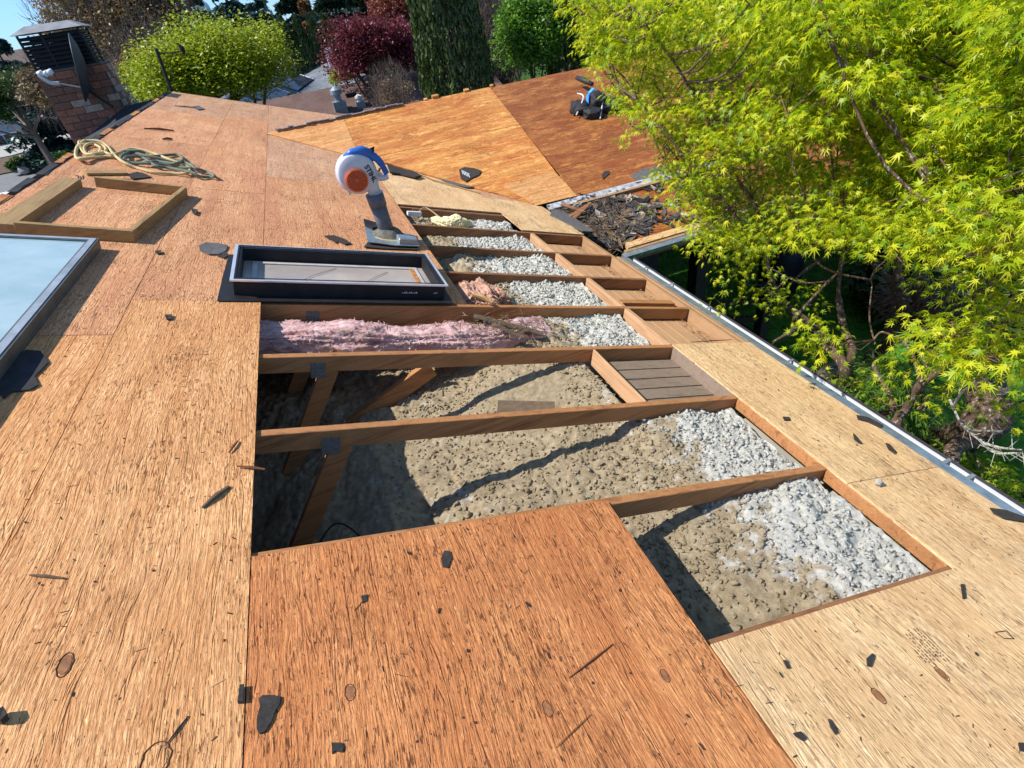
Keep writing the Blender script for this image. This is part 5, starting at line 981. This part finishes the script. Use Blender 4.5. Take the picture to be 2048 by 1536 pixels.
# ================================================================ BIG MAPLE over the eave
def star(droop=.35,narrow=.27):
    A=[0,36,74,122]; Ln=[1,.93,.74,.42]; out=[]
    tips=[(-A[3],Ln[3]),(-A[2],Ln[2]),(-A[1],Ln[1]),(0,1),(A[1],Ln[1]),(A[2],Ln[2]),(A[3],Ln[3])]
    ang=[math.radians(a) for a,_ in tips]; P_=[(0,0,0)]
    pts=[(-.10,0,0)]
    for i,(a,l) in enumerate(tips):
        pts.append((math.cos(math.radians(a))*l,math.sin(math.radians(a))*l,-droop*l*l))
        if i<6:
            m=(ang[i]+ang[i+1])/2; pts.append((math.cos(m)*narrow*(1 if 0<i<5 else .8),math.sin(m)*narrow*(1 if 0<i<5 else .8),.03))
    n=len(pts); v=[(0.05,0,.0)]+pts; f=[(0,i+1,(i+1)%n+1) for i in range(n)]
    return np.array(v),np.array(f)
def inpoly(x,y,Pg):
    r=False; j=len(Pg)-1
    for i in range(len(Pg)):
        if (Pg[i][1]>y)!=(Pg[j][1]>y) and x<(Pg[j][0]-Pg[i][0])*(y-Pg[i][1])/(Pg[j][1]-Pg[i][1])+Pg[i][0]: r=not r
        j=i
    return r
def rayn(px,py):
    c=np.stack([(px-1024)/FPX,(py-768)/FPX,np.ones_like(px)],1); w_=c@np.array([list(r) for r in RC]); return w_/np.linalg.norm(w_,axis=1)[:,None]
CN=np.array(CAM[:])
CROWN=[(1115,-60),(1150,40),(1168,90),(1215,150),(1225,185),(1262,235),(1312,262),(1335,320),(1322,352),(1375,395),(1395,440),(1410,480),(1450,520),(1490,545),(1520,500),(1600,520),(1650,560),(1740,520),(1800,560),(1850,600),(1920,560),(1990,640),(2060,700),(2500,800),(2900,300),(2700,-700),(1500,-700),(1180,-500)]
def sample(n,seed,poly,dfun):
    q=np.random.default_rng(seed); out=[]
    xs_=[p[0] for p in poly]; ys_=[p[1] for p in poly]
    while len(out)<n:
        x=q.uniform(min(xs_),max(xs_)); y=q.uniform(min(ys_),max(ys_))
        if inpoly(x,y,poly): out.append((x,y))
    a=np.array(out); r=rayn(a[:,0],a[:,1]); d=dfun(a[:,0],a[:,1],q.random(n)); return a,CN+r*d[:,None]
def dcrown(x,y,u):
    front=4.7-1.5*np.clip((x-1250)/900,0,1)-.4*np.clip((y-300)/400,0,1)*np.clip((x-1600)/400,0,1)+1.5*(vnoise(x/190,y/120,1,201)-.5)+1.0*(vnoise(x/75,y/45,1,202)-.5)
    return np.maximum(2.3,front)+u**1.7*2.0
px,Pc=sample(1500,301,CROWN,dcrown)
VIS=[(1118,-30),(1150,40),(1168,90),(1215,150),(1225,185),(1262,235),(1312,262),(1335,320),(1322,352),(1375,395),(1395,440),(1415,480),(1500,500),(1640,470),(1750,500),(1850,560),(1960,600),(2080,640),(2120,-30)]
p2,P2=sample(5200,302,VIS,dcrown); px=np.concatenate([px,p2]); Pc=np.concatenate([Pc,P2])
# thin out where the photograph shows holes between the sprays
dens=vnoise(px[:,0]/120,px[:,1]/75,1,203); low=np.clip((px[:,1]-340)/230,0,1)
keep=(dens>.15+.46*low)|(np.random.default_rng(5).random(len(px))<.12)
edge_=Pc[:,0]<(2.5)
keep&=~edge_
keep&=~((Pc[:,1]>4.0)&(Pc[:,2]<ZR-(YR-Pc[:,1])*math.tan(P)+.22))
px,Pc=px[keep],Pc[keep]
# named sprays hanging low
SPR=[(1955,668,2.9,95,60,26),(1905,640,3.0,60,45,10),(1990,720,2.9,60,30,10),(1640,690,3.6,42,30,8),(1625,655,3.6,30,20,6),(1715,772,4.2,50,16,9),(1830,720,3.4,38,25,6),(1570,590,4.6,80,45,14),(1480,520,4.5,45,45,12),(1520,565,4.4,40,40,9),(1890,790,3.9,40,30,8),(2035,760,3.4,60,90,12),(2040,620,3.0,60,60,14),(2020,450,2.6,70,80,26),(1880,450,2.7,110,60,26),(1930,400,2.8,80,50,18),(1640,420,3.3,90,55,18),(1720,440,3.3,70,45,14),(1290,240,4.2,50,40,10),(1350,360,4.1,50,50,12),(1400,450,4.0,40,50,10),(1450,610,4.4,35,25,4),(1990,960,4.4,60,30,8)]
q=np.random.default_rng(8); ex=[]
for (x,y,d,rx,ry,k) in SPR:
    for i in range(k):
        a=q.uniform(0,6.28); r_=q.random()**.5; xx,yy_=x+rx*r_*math.cos(a),y+ry*r_*math.sin(a)
        ex.append((CAM+ray(xx,yy_)*(d+q.uniform(-.15,.35)))[:])
ex=np.array(ex); Pc=np.concatenate([Pc,ex]); nc=len(Pc)
# leaves: each cluster a drooping layered fan
q=np.random.default_rng(9); per=q.integers(7,14,nc); ci=np.repeat(np.arange(nc),per); N=len(ci)
ang=q.uniform(0,2*np.pi,N); rad=q.random(N)**.6*.15; big=np.where(q.random(nc)<.2,1.3,1.0)
LP=Pc[ci]+np.stack([np.cos(ang)*rad,np.sin(ang)*rad,-rad*.35+q.normal(0,.022,N)],1)
yaw=ang+q.normal(0,.7,N); pitch=q.normal(.45,.35,N); roll=q.normal(0,.45,N)
cy,sy,cpn,spn,cr,sr=np.cos(yaw),np.sin(yaw),np.cos(pitch),np.sin(pitch),np.cos(roll),np.sin(roll)
X_=np.stack([cy*cpn,sy*cpn,-spn],1); Y0=np.stack([-sy,cy,np.zeros(N)],1); Z0=np.cross(X_,Y0); Y_=Y0*cr[:,None]+Z0*sr[:,None]; Z_=np.cross(X_,Y_)
RM=np.stack([X_,Y_,Z_],2); size=q.uniform(.026,.050,N)*big[ci]
tv_,tf_=star(); v1,f1=scatter(tv_,tf_,LP[::3],RM[::3],size[::3]); tv2,_=star(.62,.22); tv2[:,1]*=.72; v2,f2=scatter(tv2,tf_,LP[1::3],RM[1::3],size[1::3]); tv3,_=star(.15,.30); tv3[:,2]+=.45*np.abs(tv3[:,1]); tv3[:,1]*=.85; v3,f3=scatter(tv3,tf_,LP[2::3],RM[2::3],size[2::3]*.9)
v=np.concatenate([v1,v2,v3]); f=np.concatenate([f1,f2+len(v1),f3+len(v1)+len(v2)])
m_mpl=leafmat('lime maple leaves',(.16,.31,.012),(.46,.57,.018),(.78,.77,.04),trans=.55,rough=.4,spec=.35)
mroot=Vector((6.1,2.6,-3.9)); mt=thing('maple_tree','big lime yellow maple with star shaped leaves leaning over the eave on the right','tree',mroot)
print('maple leaves',N,nc)
fast('crown',v,f,m_mpl,mt)
m_bark=NM('flaking maple bark',.9,.2); v_=m_bark.vec((1,1,.35)); m_bark.color(m_bark.mix(m_bark.ramp(m_bark.noise(v_,60,4,.7),[(.58,0),(.64,.8)]),m_bark.ramp(m_bark.noise(v_,30,5,.7),[(.3,(.06,.035,.022)),(.7,(.19,.12,.08))]),(.50,.50,.44))); m_bark.bump(m_bark.noise(v_,45,5,.7),.9,.012); m_bark=m_bark.m
def pt(x,y,d): return CAM+ray(x,y)*d
LIMBS=[ # (pixel x, pixel y, distance, radius)
 [(6.1,2.6,-3.9,.17),(1955,870,4.9,.15),(1962,760,4.8,.13),(1975,640,4.7,.11),(1990,520,4.7,.09),(1975,380,4.6,.07),(1930,200,4.7,.05),(1880,20,4.9,.03)],
 [(1985,560,4.7,.08),(2040,480,4.5,.06),(2080,350,4.4,.04),(2100,150,4.4,.03)],
 [(6.3,3.4,-3.9,.09),(1800,650,5.8,.065),(1786,560,5.7,.06),(1790,480,5.6,.055),(1760,330,5.4,.045),(1700,160,5.3,.035),(1640,0,5.2,.025)],
 [(1760,330,5.4,.04),(1640,220,5.2,.03),(1560,100,5.2,.022),(1470,20,5.2,.015)],
 [(5.0,3.0,-3.9,.06),(1690,770,5.2,.05),(1650,690,5.1,.045),(1600,645,5.0,.042),(1555,590,5.0,.045),(1530,500,5.0,.04),(1500,400,4.9,.035),(1420,250,4.8,.028),(1330,100,4.8,.018),(1250,0,4.8,.01)],
 [(1600,645,4.9,.032),(1640,590,4.7,.024),(1680,540,4.5,.014),(1690,500,4.4,.008)],
 [(1600,645,4.9,.03),(1570,670,4.6,.024),(1543,688,4.45,.018)],
 [(1530,500,5.0,.03),(1440,400,4.9,.022),(1360,300,4.8,.015),(1270,200,4.8,.01)],
 [(5.4,3.2,-3.9,.05),(1682,740,5.3,.04),(1685,640,5.3,.036),(1670,560,5.2,.032),(1700,420,5.1,.025),(1740,300,5.0,.018)],
 [(5.0,1.5,-3.9,.08),(1795,890,4.2,.055),(1833,815,4.0,.05),(1868,750,3.8,.042),(1905,710,3.7,.036),(1950,690,3.5,.028),(2010,640,3.3,.02),(2060,540,3.2,.015)],
 [(1833,815,4.0,.032),(1818,740,3.9,.024),(1800,690,3.9,.018),(1760,665,3.9,.014),(1742,680,3.9,.012)],
 [(1868,750,3.85,.02),(1845,735,3.8,.018),(1832,700,3.8,.012)],
 [(1742,560,4.2,.008),(1740,640,4.1,.010),(1750,690,4.0,.012)],
 [(5.9,4.2,-3.9,.04),(1755,830,4.5,.02),(1750,740,4.5,.018),(1745,700,4.4,.010)],
 [(1790,560,5.7,.04),(1700,500,5.6,.035),(1640,520,5.5,.03),(1590,560,5.4,.02)],
 [(1955,870,4.9,.08),(1900,950,4.2,.05),(1860,1010,4.0,.05)],
]
nodes=[]; allp=[]
for i,L in enumerate(LIMBS):
    pts=[];rs=[]
    for a in L:
        pts.append(Vector(a[:3]) if abs(a[0])<50 else pt(*a[:3])); rs.append(a[3])
    sp=spline(pts,8); rr=[rs[min(len(rs)-1,k//8)]*(1-(k%8)/8)+rs[min(len(rs)-1,k//8+1)]*(k%8)/8 for k in range(len(sp))]
    R=random.Random(i)
    sp=[p+Vector((mnoise.noise(p*2.2+Vector((i,0,0))),mnoise.noise(p*2.2+Vector((0,i,5))),mnoise.noise(p*2.2+Vector((9,0,i)))))*min(.09,r_*2.5)*(0 if k==0 else 1) for k,(p,r_) in enumerate(zip(sp,rr))]
    rr=[r_*(1+.22*mnoise.noise(p*9))*(.5 if p.z>-1.2 else .85) for p,r_ in zip(sp,rr)]
    MB().tube(sp,rr,10,cap=False).build('trunk' if i in(0,2,4,8,9) else 'limb',m_bark,mt,smooth=True,recalc=False)
    nodes+= [p for p in sp[(6 if i in(0,2,4,8,9) else 0):]]
nodes=np.array([p[:] for p in nodes])
# secondary branches to a subset of the clusters, then twigs from those
q=np.random.default_rng(12); sub=q.choice(nc,min(nc,330),replace=False); br=MB(); newn=[]
for c_ in sub:
    e=Pc[c_]; dd=np.linalg.norm(nodes-e,axis=1)+.6*np.clip(nodes[:,2]-e[2]+.1,0,9); k=dd.argmin(); s_=nodes[k]; 
    if np.linalg.norm(e-s_)>2.6: continue
    mid=(s_+e)/2+np.array([q.normal(0,.06),q.normal(0,.06),-.10*np.linalg.norm(e-s_)]); sp=spline([Vector(s_),Vector(mid),Vector(e)],5); l=np.linalg.norm(e-s_)
    br.tube(sp,[.003+.005*l*(1-i/len(sp))+.001 for i in range(len(sp))],5,cap=False); newn+=[p[:] for p in sp[3:]]
br.build('branching',m_bark,mt,recalc=False,smooth=True)
nn=np.concatenate([nodes,np.array(newn)]); tw=MB(); sub2=q.choice(nc,min(nc,1500),replace=False)
for c_ in sub2:
    e=Pc[c_]; dd=np.linalg.norm(nn-e,axis=1); k=dd.argmin()
    if .05<dd[k]<1.1:
        s_=nn[k]; mid=(s_+e)/2+q.normal(0,.03,3); tw.tube([Vector(s_),Vector(mid),Vector(e)],[.0045,.0032,.0018],3,cap=False)
tw.build('twig_work',simple('thin brown twig',(.16,.085,.055),.8,0,.3,30,0),mt,recalc=False)
# bare lichen twigs low on the right
lt=MB(); R=random.Random(4)
for (a,b,c_) in (((1905,815,3.6),(1935,775,3.4),(1990,778,3.3)),((1900,800,3.7),(1925,850,3.5),(1965,885,3.3)),((1965,885,3.3),(2000,895,3.3),(2045,900,3.2)),((1960,880,3.3),(1990,905,3.2),(2045,905,3.2)),((1840,655,4.0),(1855,668,4.0),(1872,678,4.0)),((1925,850,3.5),(1945,860,3.4),(2005,862,3.3)),((1985,778,3.3),(2000,775,3.3),(2030,790,3.2))):
    p=[pt(*x) for x in (a,b,c_)]; sp=spline(p,6); lt.tube(sp,[.007-.004*i/len(sp) for i in range(len(sp))],5,cap=False)
    for k in range(9):
        s_=sp[R.randrange(3,len(sp))]; e=s_+Vector((R.uniform(-.08,.08),R.uniform(-.08,.08),R.uniform(-.05,.09))); lt.tube([s_,e],[.002,.001],3,cap=False)
lt.build('dead_branch',simple('pale lichen covered twig',(.38,.36,.32),.9,0,.4,60,.4),mt,recalc=False)
# young maple and feathery shrubs below the gutter
def leafy(name,label,poly,dn,df,n,tmpl,mat,sz,seed,cat,base,per=(5,9),rr_=.16):
    q=np.random.default_rng(seed); _,Pq=sample(n,seed,poly,lambda x,y,u:dn+(df-dn)*u); k=q.integers(*per,len(Pq)); ci=np.repeat(np.arange(len(Pq)),k); N=len(ci)
    ang=q.uniform(0,6.28,N); rad=q.random(N)**.6*rr_; LP=Pq[ci]+np.stack([np.cos(ang)*rad,np.sin(ang)*rad,-rad*.3+q.normal(0,.02,N)],1)
    yaw=ang+q.normal(0,.6,N); pitch=q.normal(.4,.4,N); X_=np.stack([np.cos(yaw)*np.cos(pitch),np.sin(yaw)*np.cos(pitch),-np.sin(pitch)],1); Y0=np.stack([-np.sin(yaw),np.cos(yaw),np.zeros(N)],1); Z_=np.cross(X_,Y0)
    v,f=scatter(*tmpl,LP,np.stack([X_,Y0,Z_],2),q.uniform(.7,1.3,N)*sz); t=thing(name,label,cat,base); fast('foliage',v,f,mat,t)
    m=MB(); b=Vector(base)
    for i in q.choice(len(Pq),min(len(Pq),14),replace=False): m.tube(spline([b,b.lerp(Vector(Pq[i]),.6)+Vector((0,0,.1)),Vector(Pq[i])],4),[.02-.0012*j for j in range(9)],5,cap=False)
    m.build('stem',m_bark,t,recalc=False)
leafy('young_maple','low bright green young maple below the gutter at the right edge',[(1890,890),(1960,880),(2010,930),(2100,990),(2300,1000),(2300,1300),(2100,1150),(1960,990)],4.6,5.4,420,(tv_,tf_),leafmat('young maple leaves',(.14,.26,.015),(.22,.36,.02),(.34,.46,.03),trans=.4),.04,71,'young maple',(5.2,.3,-3.9))
tvn=[(0,0,0),(.5,-.05,.02),(1,0,-.2),(.5,.05,.02)]
leafy('laceleaf_shrub','feathery green shrub between the thin trunks below the gutter',[(1700,760),(1780,720),(1840,780),(1860,880),(1900,950),(1800,900),(1740,850)],4.9,6.0,420,(np.array(tvn),np.array([(0,1,2,3)])),leafmat('feathery leaves',(.05,.13,.015),(.09,.20,.02),(.18,.30,.03),trans=.4),.10,72,'shrub',(5.9,2.6,-3.9),(12,22),.2)
leafy('shrub','dark reddish shrub in the shade behind the thick maple trunk',[(1800,560),(1900,560),(1960,600),(1900,660),(1820,640)],5.5,6.8,200,(np.array(tvn),np.array([(0,1,2,3)])),leafmat('dark reddish leaves',(.06,.02,.012),(.12,.045,.02),(.16,.08,.04),trans=.3),.10,73,'shrub',(7.6,3.4,-3.9),(12,22),.22)  # dark red brown leaf tones, varied at random per leaf
o=blob(F(onplane(1690,790,(0,0,1),Vector((0,0,-3.8))),(1,0,0),(0,1,0),(0,0,1)),(0,0,.1),(.55,.4,.3),simple('mossy boulder',(.16,.14,.10),.9,0,.4,6,.6),'boulder',None,7,0,4,.35,1); tag(o,'flat boulder on the shaded lawn between two thin trunks','boulder')
c=onplane(1565,520,(0,0,1),Vector((0,0,-3.2))); t=thing('garden_barrel','black round barrel standing in the shade beyond the lawn','barrel',(c.x,c.y,-3.9)); lathe(MB(),Vector((c.x,c.y,-3.9)),Vector((1,0,0)),Vector((0,1,0)),Vector((0,0,1)),[(.30,0),(.36,.4),(.36,.8),(.31,1.05),(.29,1.05),(.28,.95)],24).build('drum',m_black,t,smooth=True)
lathe(MB(),Vector((c.x,c.y,-3.9)),Vector((1,0,0)),Vector((0,1,0)),Vector((0,0,1)),[(.33,1.04),(.335,1.07),(.30,1.09)],24).build('rim',m_felt,t)
